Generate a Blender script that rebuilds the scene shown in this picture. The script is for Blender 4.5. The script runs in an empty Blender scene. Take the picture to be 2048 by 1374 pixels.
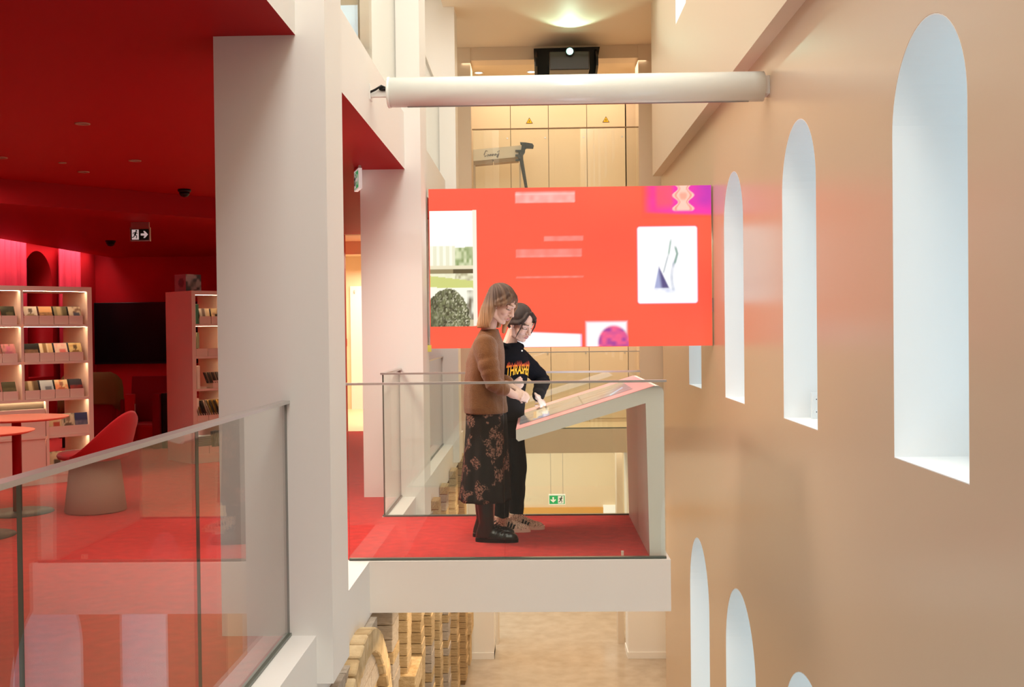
import bpy, bmesh, math, random
from mathutils import Vector, Matrix, Euler
random.seed(7)
SC = bpy.context.scene
COL = SC.collection
PI = math.pi

# ------------------------------------------------------------------ camera
cam_d = bpy.data.cameras.new('camera')
cam_d.sensor_width = 36.0
cam_d.lens = 2100.0 / 2048.0 * 36.0
cam_d.clip_start = 0.05
cam_d.clip_end = 200
cam = bpy.data.objects.new('camera', cam_d)
COL.objects.link(cam)
cam.matrix_world = Matrix(((0.99968356, 0.01120185, 0.02252323, 0.0),
                           (0.02237336, 0.01332881, -0.99966083, 0.0),
                           (-0.01149826, 0.99984842, 0.01307397, 1.42),
                           (0, 0, 0, 1)))
SC.camera = cam

# ------------------------------------------------------------------ world, exposure
w = bpy.data.worlds.new('sky')
SC.world = w
w.use_nodes = True
w.node_tree.nodes['Background'].inputs[0].default_value = (0.66, 0.86, 0.97, 1)
w.node_tree.nodes['Background'].inputs[1].default_value = 1.45
SC.view_settings.view_transform = 'Standard'
SC.view_settings.look = 'None'
SC.view_settings.gamma = 1.0
SC.view_settings.use_curve_mapping = False
SC.view_settings.exposure = 0.35
SC.cycles.max_bounces = 10
SC.cycles.diffuse_bounces = 6
SC.cycles.glossy_bounces = 4
SC.cycles.transparent_max_bounces = 32
SC.cycles.sample_clamp_indirect = 6.0
SC.cycles.caustics_reflective = False
SC.cycles.caustics_refractive = False

def area(name, loc, size, power, color=(1, 1, 1), rot=(0, 0, 0), spread=PI):
    l = bpy.data.lights.new(name, 'AREA')
    l.shape = 'RECTANGLE'
    l.size, l.size_y = size
    l.energy = power
    l.color = color
    l.spread = spread
    o = bpy.data.objects.new(name, l)
    COL.objects.link(o)
    o.location = loc
    o.rotation_euler = rot
    return o

WARM = (1.0, 0.74, 0.45)
area('skylight_lamp', (0.2, 5.0, 7.9), (2.2, 15.0), 390, (0.97, 1.0, 0.94))
area('front_fill', (0.2, -2.6, 7.86), (2.4, 0.35), 120, (1.0, 0.97, 0.92), rot=(math.radians(35), 0, 0))  # unseen fill light added behind the camera to brighten column fronts and balcony fascia
area('balcony_fill', (-1.9, 7.3, 2.74), (0.6, 1.0), 44, (1.0, 0.84, 0.68), rot=(0, math.radians(-42), 0), spread=2.3)  # added fill, tilted to brighten the kiosk's inner leg and the balcony carpet
area('bookcase_fill', (-4.7, 8.4, 2.75), (0.8, 0.8), 9, (1.0, 0.86, 0.76))  # added fill light that lifts the bookcase panels, no fitting of its own
area('lower_hall_lamp', (0.3, 17.0, -0.42), (3.4, 3.4), 55, (1.0, 0.86, 0.68))
area('lower_atrium_lamp', (0.3, 13.9, -0.45), (1.2, 1.6), 20, WARM)
area('arcade_lamp', (-0.55, 9.0, -0.40), (0.4, 7.0), 42, WARM)
area('middle_hall_lamp', (0.3, 15.5, 2.70), (2.6, 0.9), 36, (1.0, 0.80, 0.56))
area('side_hall_lamp', (-2.7, 17.1, 2.55), (1.4, 3.4), 105, (1.0, 0.82, 0.58))
area('upper_hall_lamp', (0.3, 15.32, 5.20), (2.6, 0.9), 25, (1.0, 0.80, 0.56))
area('upper_side_lamp', (-3.2, 8.0, 5.9), (2.6, 11.0), 70, (1.0, 0.9, 0.78))
area('curtain_wash_lamp', (-6.53, 12.3, 2.74), (0.14, 6.6), 36, (1.0, 0.78, 0.7), spread=1.9)
area('reading_room_lamp', (-3.2, 7.0, 2.76), (2.2, 2.6), 34, (1.0, 0.82, 0.70), spread=2.4)
area('kiosk_screen_glow', (0.28, 7.2, 0.945), (0.7, 0.8), 3.2, (0.80, 0.88, 1.0), rot=(PI, -0.299, 0))

# ------------------------------------------------------------------ materials
MATS = {}
def mat(name, color, rough=0.6, spec=0.3, emit=None, estr=0.0, noise=0.0, nscale=20.0, bump=0.0, bscale=60.0,
        metallic=0.0, coat=0.0, color2=None, nstretch=(1, 1, 1), sheen=0.0):
    m = bpy.data.materials.new(name)
    m.use_nodes = True
    nt = m.node_tree
    p = nt.nodes['Principled BSDF']
    p.inputs['Base Color'].default_value = (*color, 1)
    p.inputs['Roughness'].default_value = rough
    p.inputs['Specular IOR Level'].default_value = spec
    p.inputs['Metallic'].default_value = metallic
    if coat:
        p.inputs['Coat Weight'].default_value = coat
        p.inputs['Coat Roughness'].default_value = 0.15
    if sheen:
        p.inputs['Sheen Weight'].default_value = sheen
    if emit:
        p.inputs['Emission Color'].default_value = (*emit, 1)
        p.inputs['Emission Strength'].default_value = estr
    if noise or bump:
        tc = nt.nodes.new('ShaderNodeTexCoord')
        mp = nt.nodes.new('ShaderNodeMapping')
        mp.inputs['Scale'].default_value = nstretch
        nt.links.new(tc.outputs['Object'], mp.inputs[0])
    if noise:
        n = nt.nodes.new('ShaderNodeTexNoise')
        n.inputs['Scale'].default_value = nscale
        n.inputs['Detail'].default_value = 4
        nt.links.new(mp.outputs[0], n.inputs['Vector'])
        r = nt.nodes.new('ShaderNodeValToRGB')
        c2 = color2 if color2 else tuple(c * (1 - noise) for c in color)
        r.color_ramp.elements[0].position = 0.3
        r.color_ramp.elements[1].position = 0.7
        r.color_ramp.elements[0].color = (*c2, 1)
        r.color_ramp.elements[1].color = (*color, 1)
        nt.links.new(n.outputs['Fac'], r.inputs[0])
        nt.links.new(r.outputs[0], p.inputs['Base Color'])
    if bump:
        n2 = nt.nodes.new('ShaderNodeTexNoise')
        n2.inputs['Scale'].default_value = bscale
        nt.links.new(mp.outputs[0], n2.inputs['Vector'])
        b = nt.nodes.new('ShaderNodeBump')
        b.inputs['Strength'].default_value = bump
        b.inputs['Distance'].default_value = 0.01
        nt.links.new(n2.outputs['Fac'], b.inputs['Height'])
        nt.links.new(b.outputs[0], p.inputs['Normal'])
    MATS[name] = m
    return m

def emis(name, color, strength):
    m = bpy.data.materials.new(name)
    m.use_nodes = True
    nt = m.node_tree
    nt.nodes.remove(nt.nodes['Principled BSDF'])
    e = nt.nodes.new('ShaderNodeEmission')
    e.inputs[0].default_value = (*color, 1)
    e.inputs[1].default_value = strength
    nt.links.new(e.outputs[0], nt.nodes['Material Output'].inputs[0])
    return m

def attr_mat(name, rough=0.5, spec=0.3, emit=0.0, bump=0.0, bscale=100):
    """colour comes from a printed picture or a painted colour held as an attribute"""
    m = bpy.data.materials.new(name)
    m.use_nodes = True
    nt = m.node_tree
    p = nt.nodes['Principled BSDF']
    a = nt.nodes.new('ShaderNodeAttribute')
    a.attribute_name = 'Col'
    p.inputs['Roughness'].default_value = rough
    p.inputs['Specular IOR Level'].default_value = spec
    if emit:
        p.inputs['Base Color'].default_value = (0.02, 0.02, 0.02, 1)
        nt.links.new(a.outputs['Color'], p.inputs['Emission Color'])
        p.inputs['Emission Strength'].default_value = emit
    else:
        nt.links.new(a.outputs['Color'], p.inputs['Base Color'])
    if bump:
        n2 = nt.nodes.new('ShaderNodeTexNoise')
        n2.inputs['Scale'].default_value = bscale
        b = nt.nodes.new('ShaderNodeBump')
        b.inputs['Strength'].default_value = bump
        b.inputs['Distance'].default_value = 0.01
        nt.links.new(n2.outputs['Fac'], b.inputs['Height'])
        nt.links.new(b.outputs[0], p.inputs['Normal'])
    return m

def glass_mat(name, tint=(0.97, 0.99, 0.97), gloss=(1, 1, 1)):
    m = bpy.data.materials.new(name)
    m.use_nodes = True
    nt = m.node_tree
    nt.nodes.remove(nt.nodes['Principled BSDF'])
    tr = nt.nodes.new('ShaderNodeBsdfTransparent')
    tr.inputs[0].default_value = (*tint, 1)
    gl = nt.nodes.new('ShaderNodeBsdfGlossy')
    gl.inputs[0].default_value = (*gloss, 1)
    gl.inputs['Roughness'].default_value = 0.0
    fr = nt.nodes.new('ShaderNodeFresnel')
    geo = nt.nodes.new('ShaderNodeNewGeometry')
    mr = nt.nodes.new('ShaderNodeMapRange')       # same air-to-glass reflectance on both faces of a pane
    mr.inputs['To Min'].default_value = 1.5
    mr.inputs['To Max'].default_value = 1 / 1.5
    nt.links.new(geo.outputs['Backfacing'], mr.inputs['Value'])
    nt.links.new(mr.outputs[0], fr.inputs['IOR'])
    mx = nt.nodes.new('ShaderNodeMixShader')
    nt.links.new(fr.outputs[0], mx.inputs[0])
    nt.links.new(tr.outputs[0], mx.inputs[1])
    nt.links.new(gl.outputs[0], mx.inputs[2])
    nt.links.new(mx.outputs[0], nt.nodes['Material Output'].inputs[0])
    return m

M = dict(
    softceil=mat('pale_ceiling_paint', (0.92, 0.80, 0.64), 0.6, 0.2),
    behind=mat('brown_grey_wall', (0.30, 0.24, 0.19), 0.7, 0.1),
    white=mat('white_plaster', (0.86, 0.84, 0.81), 0.55, 0.3),
    wall=mat('beige_wall_paint', (0.585, 0.440, 0.325), 0.26, 0.5, bump=0.02, bscale=9),
    upwall=mat('pale_wall_paint', (0.70, 0.58, 0.45), 0.5, 0.3),
    reveal=mat('reveal_plaster', (0.86, 0.87, 0.87), 0.6, 0.2),
    cream=mat('cream_paint', (0.80, 0.66, 0.48), 0.5, 0.3),
    cream2=mat('cream_laminate', (0.82, 0.68, 0.49), 0.42, 0.4),
    gap=mat('dark_gap', (0.12, 0.09, 0.07), 0.8, 0.1),
    redceil=mat('red_ceiling_paint', (0.40, 0.005, 0.008), 0.6, 0.15, bump=0.02, bscale=40),
    redwall=mat('red_wall_paint', (0.42, 0.005, 0.010), 0.55, 0.2, noise=0.12, nscale=3),
    carpet=mat('red_carpet', (0.70, 0.030, 0.026), 0.95, 0.05, noise=0.25, nscale=14, bump=0.5, bscale=420, sheen=0.2),
    curtain=mat('red_curtain_cloth', (0.50, 0.022, 0.05), 0.7, 0.1),
    metal=mat('brushed_steel', (0.62, 0.60, 0.58), 0.35, 0.5, metallic=0.9),
    darkmetal=mat('dark_metal', (0.05, 0.045, 0.045), 0.4, 0.4),
    seal=mat('dark_glass_edge', (0.10, 0.12, 0.10), 0.3, 0.5),
    glass=glass_mat('balustrade_glass'),
    pane=glass_mat('window_glass', (0.96, 0.98, 0.98)),
    floorw=mat('pale_stone_floor', (0.52, 0.43, 0.34), 0.16, 0.5, noise=0.3, nscale=5, color2=(0.42, 0.34, 0.26), nstretch=(1, 1, 1), bump=0.04, bscale=14),
    stone=mat('sandstone', (0.66, 0.48, 0.27), 0.9, 0.1, noise=0.4, nscale=7, color2=(0.42, 0.29, 0.15), bump=0.6, bscale=45),
    stone2=mat('pale_sandstone', (0.74, 0.58, 0.36), 0.9, 0.1, noise=0.3, nscale=9, color2=(0.52, 0.36, 0.19), bump=0.5, bscale=45),
    stone3=mat('grey_sandstone', (0.56, 0.48, 0.40), 0.9, 0.1, noise=0.3, nscale=8, color2=(0.40, 0.33, 0.26), bump=0.5, bscale=45),
    mortar=mat('dark_mortar', (0.25, 0.17, 0.09), 0.95, 0.05),
    shelf=mat('pink_white_laminate', (0.82, 0.62, 0.52), 0.5, 0.3),
    led=emis('led_strip', (1.0, 0.76, 0.46), 40.0),
    black=mat('black_plastic', (0.006, 0.006, 0.007), 0.35, 0.3),
    tvscreen=mat('dark_tv_screen', (0.003, 0.003, 0.004), 0.25, 0.3),
    tube=mat('white_lacquer', (0.86, 0.90, 0.86), 0.22, 0.5, coat=0.3),
    redfab=mat('red_felt', (0.46, 0.014, 0.018), 0.9, 0.05, bump=0.3, bscale=300, sheen=0.3),
    darkred=mat('dark_red_felt', (0.22, 0.006, 0.015), 0.9, 0.05, bump=0.3, bscale=200),
    greyfelt=mat('beige_felt', (0.40, 0.30, 0.22), 0.9, 0.05, bump=0.3, bscale=200),
    brown=mat('brown_wool_coat', (0.16, 0.085, 0.03), 0.9, 0.05, bump=0.4, bscale=120),
    redtop=mat('red_lacquer', (0.82, 0.16, 0.09), 0.4, 0.4),
    green=mat('exit_green', (0.01, 0.32, 0.10), 0.4, 0.3, emit=(0.01, 0.5, 0.16), estr=0.35),
    darkgreen=mat('dark_exit_green', (0.008, 0.05, 0.03), 0.4, 0.3),
    signwhite=mat('sign_white', (0.85, 0.85, 0.82), 0.4, 0.3, emit=(1, 1, 0.95), estr=0.25),
    yellow=mat('warning_yellow', (0.85, 0.52, 0.02), 0.5, 0.3),
    bluegrey=mat('blue_grey_paint', (0.06, 0.10, 0.13), 0.5, 0.4, noise=0.5, nscale=40),
    card=mat('white_card', (0.90, 0.84, 0.73), 0.6, 0.3),
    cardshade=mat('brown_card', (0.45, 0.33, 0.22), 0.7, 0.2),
    lens=emis('projector_beam_lens', (0.35, 1.0, 0.72), 18.0),
    lamp=emis('downlight_disc', (1.0, 0.88, 0.66), 4.0),
    dimlamp=mat('downlight_reflector', (0.5, 0.35, 0.28), 0.3, 0.5, metallic=0.7),
    kiosk=mat('kiosk_white', (0.87, 0.81, 0.75), 0.45, 0.35),
    doorwhite=mat('white_door_paint', (0.82, 0.87, 0.88), 0.4, 0.4),
    socket=mat('socket_plastic', (0.82, 0.85, 0.86), 0.35, 0.4),
    orange=mat('orange_wood', (0.75, 0.40, 0.10), 0.5, 0.3),
)
M['screen_pic'] = attr_mat('screen_picture', 0.25, 0.4, emit=0.86)
M['kiosk_pic'] = attr_mat('display_picture', 0.15, 0.5, emit=0.5)
M['print'] = attr_mat('printed_cover', 0.35, 0.4)
M['skin'] = attr_mat('skin', 0.5, 0.3)

# ------------------------------------------------------------------ helpers
class G:
    """collects closed shapes into one bmesh"""
    def __init__(s):
        s.bm = bmesh.new()
    def _xf(s, vs, mx):
        if mx is not None:
            for v in vs:
                v.co = mx @ v.co
    def box(s, x0, x1, y0, y1, z0, z1, mx=None, mi=0):
        vs = [s.bm.verts.new((x, y, z)) for z in (z0, z1) for y in (y0, y1) for x in (x0, x1)]
        for q in ((0, 2, 3, 1), (4, 5, 7, 6), (0, 1, 5, 4), (2, 6, 7, 3), (0, 4, 6, 2), (1, 3, 7, 5)):
            f = s.bm.faces.new([vs[i] for i in q])
            f.material_index = mi
        s._xf(vs, mx)
        return vs
    def prism(s, pts, axis, a, b, mx=None, mi=0):
        """polygon pts (2D) extruded along axis from a to b; axis 'x': pts=(y,z), 'y': (x,z), 'z': (x,y)"""
        def P(p, t):
            return {'x': (t, p[0], p[1]), 'y': (p[0], t, p[1]), 'z': (p[0], p[1], t)}[axis]
        A = [s.bm.verts.new(P(p, a)) for p in pts]
        Bv = [s.bm.verts.new(P(p, b)) for p in pts]
        n = len(pts)
        fs = [s.bm.faces.new(A), s.bm.faces.new(Bv[::-1])]
        for i in range(n):
            fs.append(s.bm.faces.new((A[i], Bv[i], Bv[(i + 1) % n], A[(i + 1) % n])))
        for f in fs:
            f.material_index = mi
        s._xf(A + Bv, mx)
    def loft(s, rings, cap=True, mx=None, closed=False, mi=0):
        R = [[s.bm.verts.new(p) for p in r] for r in rings]
        n = len(R[0])
        m = len(R)
        for i in range(m if closed else m - 1):
            a, b = R[i], R[(i + 1) % m]
            for j in range(n):
                f = s.bm.faces.new((a[j], a[(j + 1) % n], b[(j + 1) % n], b[j]))
                f.smooth = True
                f.material_index = mi
        if cap and not closed:
            s.bm.faces.new(R[0][::-1]).material_index = mi
            s.bm.faces.new(R[-1]).material_index = mi
        s._xf([v for r in R for v in r], mx)
    def tube(s, pts, radii, seg=12, mx=None, round_ends=True, flat=1.0, flatdir=None):
        """tapering tube along a polyline with rounded ends"""
        P = [Vector(p) for p in pts]
        if not hasattr(radii, '__len__'):
            radii = [radii] * len(P)
        rings = []
        n = len(P)
        up = Vector(flatdir) if flatdir is not None else None
        T = []
        for i in range(n):
            t = (P[min(i + 1, n - 1)] - P[max(i - 1, 0)]).normalized()
            T.append(t)
        ref = up if up is not None else (Vector((0, 0, 1)) if abs(T[0].z) < 0.9 else Vector((1, 0, 0)))
        def ring(c, t, r, k=1.0):
            u = (ref - t * ref.dot(t)).normalized()
            v = t.cross(u)
            return [c + (u * math.cos(a) * flat + v * math.sin(a)) * r * k for a in [2 * PI * j / seg for j in range(seg)]]
        if round_ends:
            for k in (0.95, 0.6, 0.25):
                rings.append(ring(P[0] - T[0] * radii[0] * k, T[0], radii[0], math.sqrt(1 - k * k)))
        for i in range(n):
            rings.append(ring(P[i], T[i], radii[i]))
        if round_ends:
            for k in (0.25, 0.6, 0.95):
                rings.append(ring(P[-1] + T[-1] * radii[-1] * k, T[-1], radii[-1], math.sqrt(1 - k * k)))
        s.loft(rings, mx=mx)
    def ell(s, c, r, mx=None, seg=16, rings=10, rot=None):
        c = Vector(c)
        R = []
        for i in range(1, rings):
            th = PI * i / rings
            R.append([Vector((r[0] * math.sin(th) * math.cos(a), r[1] * math.sin(th) * math.sin(a), -r[2] * math.cos(th)))
                      for a in [2 * PI * j / seg for j in range(seg)]])
        m = rot.to_matrix() if rot is not None else Matrix.Identity(3)
        s.loft([[c + m @ p for p in r_] for r_ in R], mx=mx)
    def lathe(s, prof, seg=32, mx=None):
        s.loft([[(r * math.cos(2 * PI * j / seg), r * math.sin(2 * PI * j / seg), z) for j in range(seg)] for r, z in prof], mx=mx)
    def mesh(s, name, recalc=True):
        if recalc:
            bmesh.ops.recalc_face_normals(s.bm, faces=s.bm.faces[:])
        me = bpy.data.meshes.new(name)
        s.bm.to_mesh(me)
        s.bm.free()
        return me

def link(name, me, m, parent=None, loc=None, rot=None):
    o = bpy.data.objects.new(name, me)
    COL.objects.link(o)
    if m is not None and len(me.materials) == 0:
        for k in (m if isinstance(m, (list, tuple)) else [m]):
            me.materials.append(M[k] if isinstance(k, str) else k)
    if parent is not None:
        o.parent = parent
    if loc is not None:
        o.location = loc
    if rot is not None:
        o.rotation_euler = rot
    return o

def tag(o, label=None, cat=None, group=None, kind=None):
    if label: o['label'] = label
    if cat: o['category'] = cat
    if group: o['group'] = group
    if kind: o['kind'] = kind
    return o

def thing(name, label, cat, loc=(0, 0, 0), rz=0.0, group=None):
    o = bpy.data.objects.new(name, None)
    COL.objects.link(o)
    o.location = loc
    o.rotation_euler = (0, 0, rz)
    o.empty_display_size = 0.1
    return tag(o, label, cat, group)

def boxo(name, dims, m, parent=None, bevel=0.0, **k):
    g = G()
    g.box(*dims)
    if bevel:
        bmesh.ops.bevel(g.bm, geom=g.bm.edges[:], offset=bevel, segments=2, affect='EDGES', profile=0.5)
    return link(name, g.mesh(name), m, parent, **k)

def struct(name, dims, m, label=None, bevel=0.0):
    o = boxo(name, dims, m, bevel=bevel)
    return tag(o, label, None, None, 'structure')

def copy_tree(root):
    r = root.copy(); COL.objects.link(r)
    for ch in list(root.children):
        c = ch.copy(); COL.objects.link(c); c.parent = r
        for gch in list(ch.children):
            d = gch.copy(); COL.objects.link(d); d.parent = c
    return r

def evaluated(name, me, mods):
    """bake modifiers into a new mesh"""
    o = bpy.data.objects.new(name, me)
    COL.objects.link(o)
    for typ, props in mods:
        md = o.modifiers.new(typ, typ)
        for k, v in props.items():
            setattr(md, k, v)
    dg = bpy.context.evaluated_depsgraph_get()
    out = bpy.data.meshes.new_from_object(o.evaluated_get(dg))
    bpy.data.objects.remove(o)
    bpy.data.meshes.remove(me)
    for p in out.polygons:
        p.use_smooth = True
    out.name = name
    return out

def blob(name, g, voxel=0.004, smooth=3, fac=0.5):
    return evaluated(name, g.mesh(name), [('REMESH', dict(mode='VOXEL', voxel_size=voxel)),
                                          ('SMOOTH', dict(iterations=smooth, factor=fac))])

def paint(me, fn):
    ca = me.color_attributes.new('Col', 'FLOAT_COLOR', 'POINT')
    buf = []
    for v in me.vertices:
        c = fn(v.co)
        buf += (c[0], c[1], c[2], 1.0)
    ca.data.foreach_set('color', buf)

def picture(name, W, H, nx, ny, fn, m, parent, mx):
    """a flat printed or lit picture: a fine grid whose vertices carry the picture's colours; local x across, z up"""
    vs, cols, fs = [], [], []
    for j in range(ny + 1):
        for i in range(nx + 1):
            u, v = i / nx, j / ny
            vs.append(mx @ Vector((u * W, 0, v * H)))
            cols.append(fn(u, v))
    for j in range(ny):
        for i in range(nx):
            a = j * (nx + 1) + i
            fs.append((a, a + 1, a + nx + 2, a + nx + 1))
    me = bpy.data.meshes.new(name)
    me.from_pydata(vs, [], fs)
    ca = me.color_attributes.new('Col', 'FLOAT_COLOR', 'POINT')
    for i, c in enumerate(cols):
        ca.data[i].color = (*c[:3], 1)
    return link(name, me, m, parent)

def srgb(r, g, b):
    f = lambda c: (c / 255) / 12.92 if c / 255 <= 0.04045 else ((c / 255 + 0.055) / 1.055) ** 2.4
    return (f(r), f(g), f(b))

def hnoise(x, y, s=0):
    """cheap smooth value noise"""
    def h(i, j):
        n = math.sin(i * 127.1 + j * 311.7 + s * 74.7) * 43758.5453
        return n - math.floor(n)
    i, j = math.floor(x), math.floor(y)
    fx, fy = x - i, y - j
    fx, fy = fx * fx * (3 - 2 * fx), fy * fy * (3 - 2 * fy)
    return (h(i, j) * (1 - fx) + h(i + 1, j) * fx) * (1 - fy) + (h(i, j + 1) * (1 - fx) + h(i + 1, j + 1) * fx) * fy

def mix(a, b, t):
    t = max(0.0, min(1.0, t))
    return tuple(p * (1 - t) + q * t for p, q in zip(a, b))

# ------------------------------------------------------------------ the building
def arch_pts(yc, hw, z0, zs, n=28, grow=0.0):
    hw2 = hw + grow
    p = [(yc - hw2, z0 - grow), (yc + hw2, z0 - grow)]
    for i in range(n + 1):
        a = PI * i / n
        p.append((yc + hw2 * math.cos(a), zs + hw2 * math.sin(a)))
    return p

def holed_wall(name, x0, x1, rect, holes, m):
    """wall slab between x0 and x1 with arched openings; rect = (y0,y1,z0,z1)"""
    cu = bpy.data.curves.new(name, 'CURVE')
    cu.dimensions = '2D'
    cu.fill_mode = 'BOTH'
    cu.extrude = abs(x1 - x0) / 2
    y0, y1, z0, z1 = rect
    for pts in [[(y0, z0), (y1, z0), (y1, z1), (y0, z1)]] + holes:
        sp = cu.splines.new('POLY')
        sp.points.add(len(pts) - 1)
        for q, p in zip(sp.points, pts):
            q.co = (p[0], p[1], 0, 1)
        sp.use_cyclic_u = True
    o = bpy.data.objects.new(name, cu)
    COL.objects.link(o)
    dg = bpy.context.evaluated_depsgraph_get()
    me = bpy.data.meshes.new_from_object(o.evaluated_get(dg))
    bpy.data.objects.remove(o)
    bpy.data.curves.remove(cu)
    xm = (x0 + x1) / 2
    for v in me.vertices:
        v.co = Vector((xm + v.co.z, v.co.x, v.co.y))
    bm = bmesh.new(); bm.from_mesh(me)
    bmesh.ops.remove_doubles(bm, verts=bm.verts[:], dist=1e-5)
    bmesh.ops.recalc_face_normals(bm, faces=bm.faces[:])
    bm.to_mesh(me); bm.free()
    me.materials.clear()
    me.name = name
    return tag(link(name, me, m), None, None, None, 'structure')

XW = 1.58
XU = 1.47
DEEP = 0.62
upper = [(0.14 + 2.066 * k, 0.40, 0.838, 2.252) for k in range(6)]
lower = [(0.06 + 2.055 * k, 0.605, -2.95, -1.262) for k in range(6)]
top = [(0.14 + 2.066 * k, 0.36, 4.53, 5.9) for k in range(6)]
holed_wall('wall_right', XW, XW + DEEP, (-3.5, 13.06, -3.27, 3.30),
           [arch_pts(*h, grow=0.005) for h in upper + lower], 'wall')
holed_wall('wall_right_upper', XU, XW + DEEP, (-3.5, 13.06, 3.30, 8.0), [arch_pts(*h, grow=0.005) for h in top], 'upwall')
wn = 0
for xa, hs in ((XW, upper), (XW, lower), (XU, top)):
    for (yc, hw, z0, zs) in hs:
        wn += 1
        inn, out = arch_pts(yc, hw, z0, zs), arch_pts(yc, hw, z0, zs, grow=0.0045)
        g = G()
        x0, x1 = xa + 0.001, XW + DEEP - 0.001
        g.loft([[(x, y, z) for y, z in pts] for pts, x in ((inn, x0), (inn, x1), (out, x1), (out, x0))], closed=True)
        for f in g.bm.faces: f.smooth = False
        rv = link('window_%d' % wn, g.mesh('window_reveal'), 'reveal')
        tag(rv, None, None, None, 'structure')
        fr_o, fr_i = arch_pts(yc, hw - 0.002, z0 + 0.002, zs), arch_pts(yc, hw - 0.055, z0 + 0.055, zs)
        g = G()
        g.loft([[(x, y, z) for y, z in pts] for pts, x in ((fr_o, x1 - 0.09), (fr_i, x1 - 0.09), (fr_i, x1 - 0.03), (fr_o, x1 - 0.03))], closed=True)
        g.box(x1 - 0.085, x1 - 0.035, yc - 0.02, yc + 0.02, z0 + 0.05, zs + hw - 0.05)
        for f in g.bm.faces: f.smooth = False
        link('frame', g.mesh('window_frame'), 'doorwhite', rv)
        for sgn in (-1, 1):
            g = G()
            ya, yb = (yc - hw + 0.05, yc - 0.02) if sgn < 0 else (yc + 0.02, yc + hw - 0.05)
            pts = [(ya, z0 + 0.05), (yb, z0 + 0.05)]
            for i in range(9):
                y = yb + (ya - yb) * i / 8
                pts.append((y, zs + math.sqrt(max(0, (hw - 0.05) ** 2 - (y - yc) ** 2))))
            g.prism(pts, 'x', x1 - 0.064, x1 - 0.056)
            link('pane', g.mesh('window_pane'), 'pane', rv)

# socket on the far reveal of the second upper window
s = thing('wall_socket', 'white double wall socket on the reveal of the second big arched window', 'socket', (1.775, 6.668, 0.92))
boxo('plate', (-0.042, 0.042, -0.012, 0.0, -0.082, 0.082), 'socket', s, bevel=0.003)
for zc in (-0.04, 0.04):
    g = G(); g.prism([(0.028 * math.cos(a), zc + 0.028 * math.sin(a)) for a in [2 * PI * i / 20 for i in range(20)]], 'y', -0.016, -0.011)
    wel = link('well', g.mesh('well'), 'socket', s)
    for dx in (-0.01, 0.01):
        boxo('hole', (dx - 0.003, dx + 0.003, -0.017, -0.0155, zc - 0.003, zc + 0.003), 'black', wel)

# columns
XC0, XC1 = -1.484, -0.963
for y0, y1 in ((0.78, 1.21), (4.87, 5.29), (8.95, 9.46), (13.03, 13.45)):
    struct('column', (XC0, XC1, y0, y1, -0.225, 7.95), 'white')

# reading-room storey
g = G()
g.box(-6.67, -1.19, -3.5, 14.86, -0.03, 0.0)
tag(link('floor', g.mesh('floor'), 'carpet'), None, None, None, 'structure')
struct('floor_slab', (-6.67, -1.04, -3.5, 14.86, -0.34, -0.03), 'white')
struct('trim_1', (-1.19, -1.04, -3.5, 14.86, -0.03, 0.0), 'white')
g = G()
g.box(-6.9, -1.10, -3.5, 14.86, 2.80, 3.28)
g.bm.faces.ensure_lookup_table()
for f in g.bm.faces:
    f.material_index = 1 if f.calc_center_median().z < 2.81 else 0
tag(link('ceiling', g.mesh('ceiling'), ['white', 'redceil']), None, None, None, 'structure')
g = G()   # dropped soffit at the back of the reading room, its front edge askew
g.prism([(-6.42, 7.35), (-4.694, 9.15), (-3.228, 10.675), (-3.228, 15.8), (-6.42, 15.8)], 'z', 2.585, 2.80)
tag(link('ceiling_soffit', g.mesh('ceiling_soffit'), 'redceil'), None, None, None, 'structure')
holed_wall('wall_left', -7.05, -6.67, (-3.5, 15.8, -0.34, 2.80), [arch_pts(13.96, 0.41, 0.85, 2.14)], 'redwall')
struct('wall_left_niche', (-7.15, -7.05, 13.3, 14.6, 0.5, 2.8), 'redwall')
struct('wall_back', (-7.15, -3.1, 15.8, 16.0, -0.34, 2.80), 'redwall')
struct('wall_back_side', (-3.228, -3.1, 14.86, 15.8, -0.03, 2.80), 'redwall')
struct('floor_back', (-6.67, -3.228, 14.86, 15.8, -0.34, 0.0), 'carpet')
struct('wall_partition', (-3.1, -2.70, 14.80, 14.95, 0.0, 2.80), 'redwall')
g = G()
g.box(-3.4, -1.10, 16.0, 16.1, 2.60, 2.80)
tag(link('trim_2', g.mesh('lintel'), 'cream'), None, None, None, 'structure')

# far halls on three storeys
struct('floor_far', (-4.4, 1.80, 14.90, 19.2, -0.34, -0.0), 'cream2')
struct('floor_far_upper', (-4.6, 1.80, 14.90, 19.2, 2.80, 3.28), 'cream')
struct('wall_far_right', (1.80, 1.95, 13.06, 19.2, -3.27, 8.0), 'cream')
struct('wall_far', (-4.6, 1.95, 19.2, 19.35, -3.27, 6.0), 'cream')
struct('wall_hall_left', (-4.55, -4.40, 16.0, 19.2, -0.0, 2.8), 'cream')
struct('ceiling_far', (-1.10, 1.80, 12.30, 19.2, 5.425, 5.60), 'softceil')
struct('ceiling_far_hall', (-4.6, 1.80, 15.2, 19.2, 5.24, 5.425), 'cream')
struct('trim_3', (-0.88, 1.49, 14.91, 15.2, 5.24, 5.424), 'upwall')
struct('wall_far_top', (-1.48, 1.80, 12.30, 12.42, 5.60, 8.0), 'upwall')
struct('ceiling_top', (-1.6, 2.3, -3.5, 13.06, 7.95, 8.1), 'white')
struct('floor_upper_left', (-6.9, -4.5, -3.5, 14.86, 3.28, 3.29), 'cream')
struct('wall_upper_left', (-4.6, -4.5, -3.5, 19.2, 3.28, 6.1), 'cream')
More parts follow.
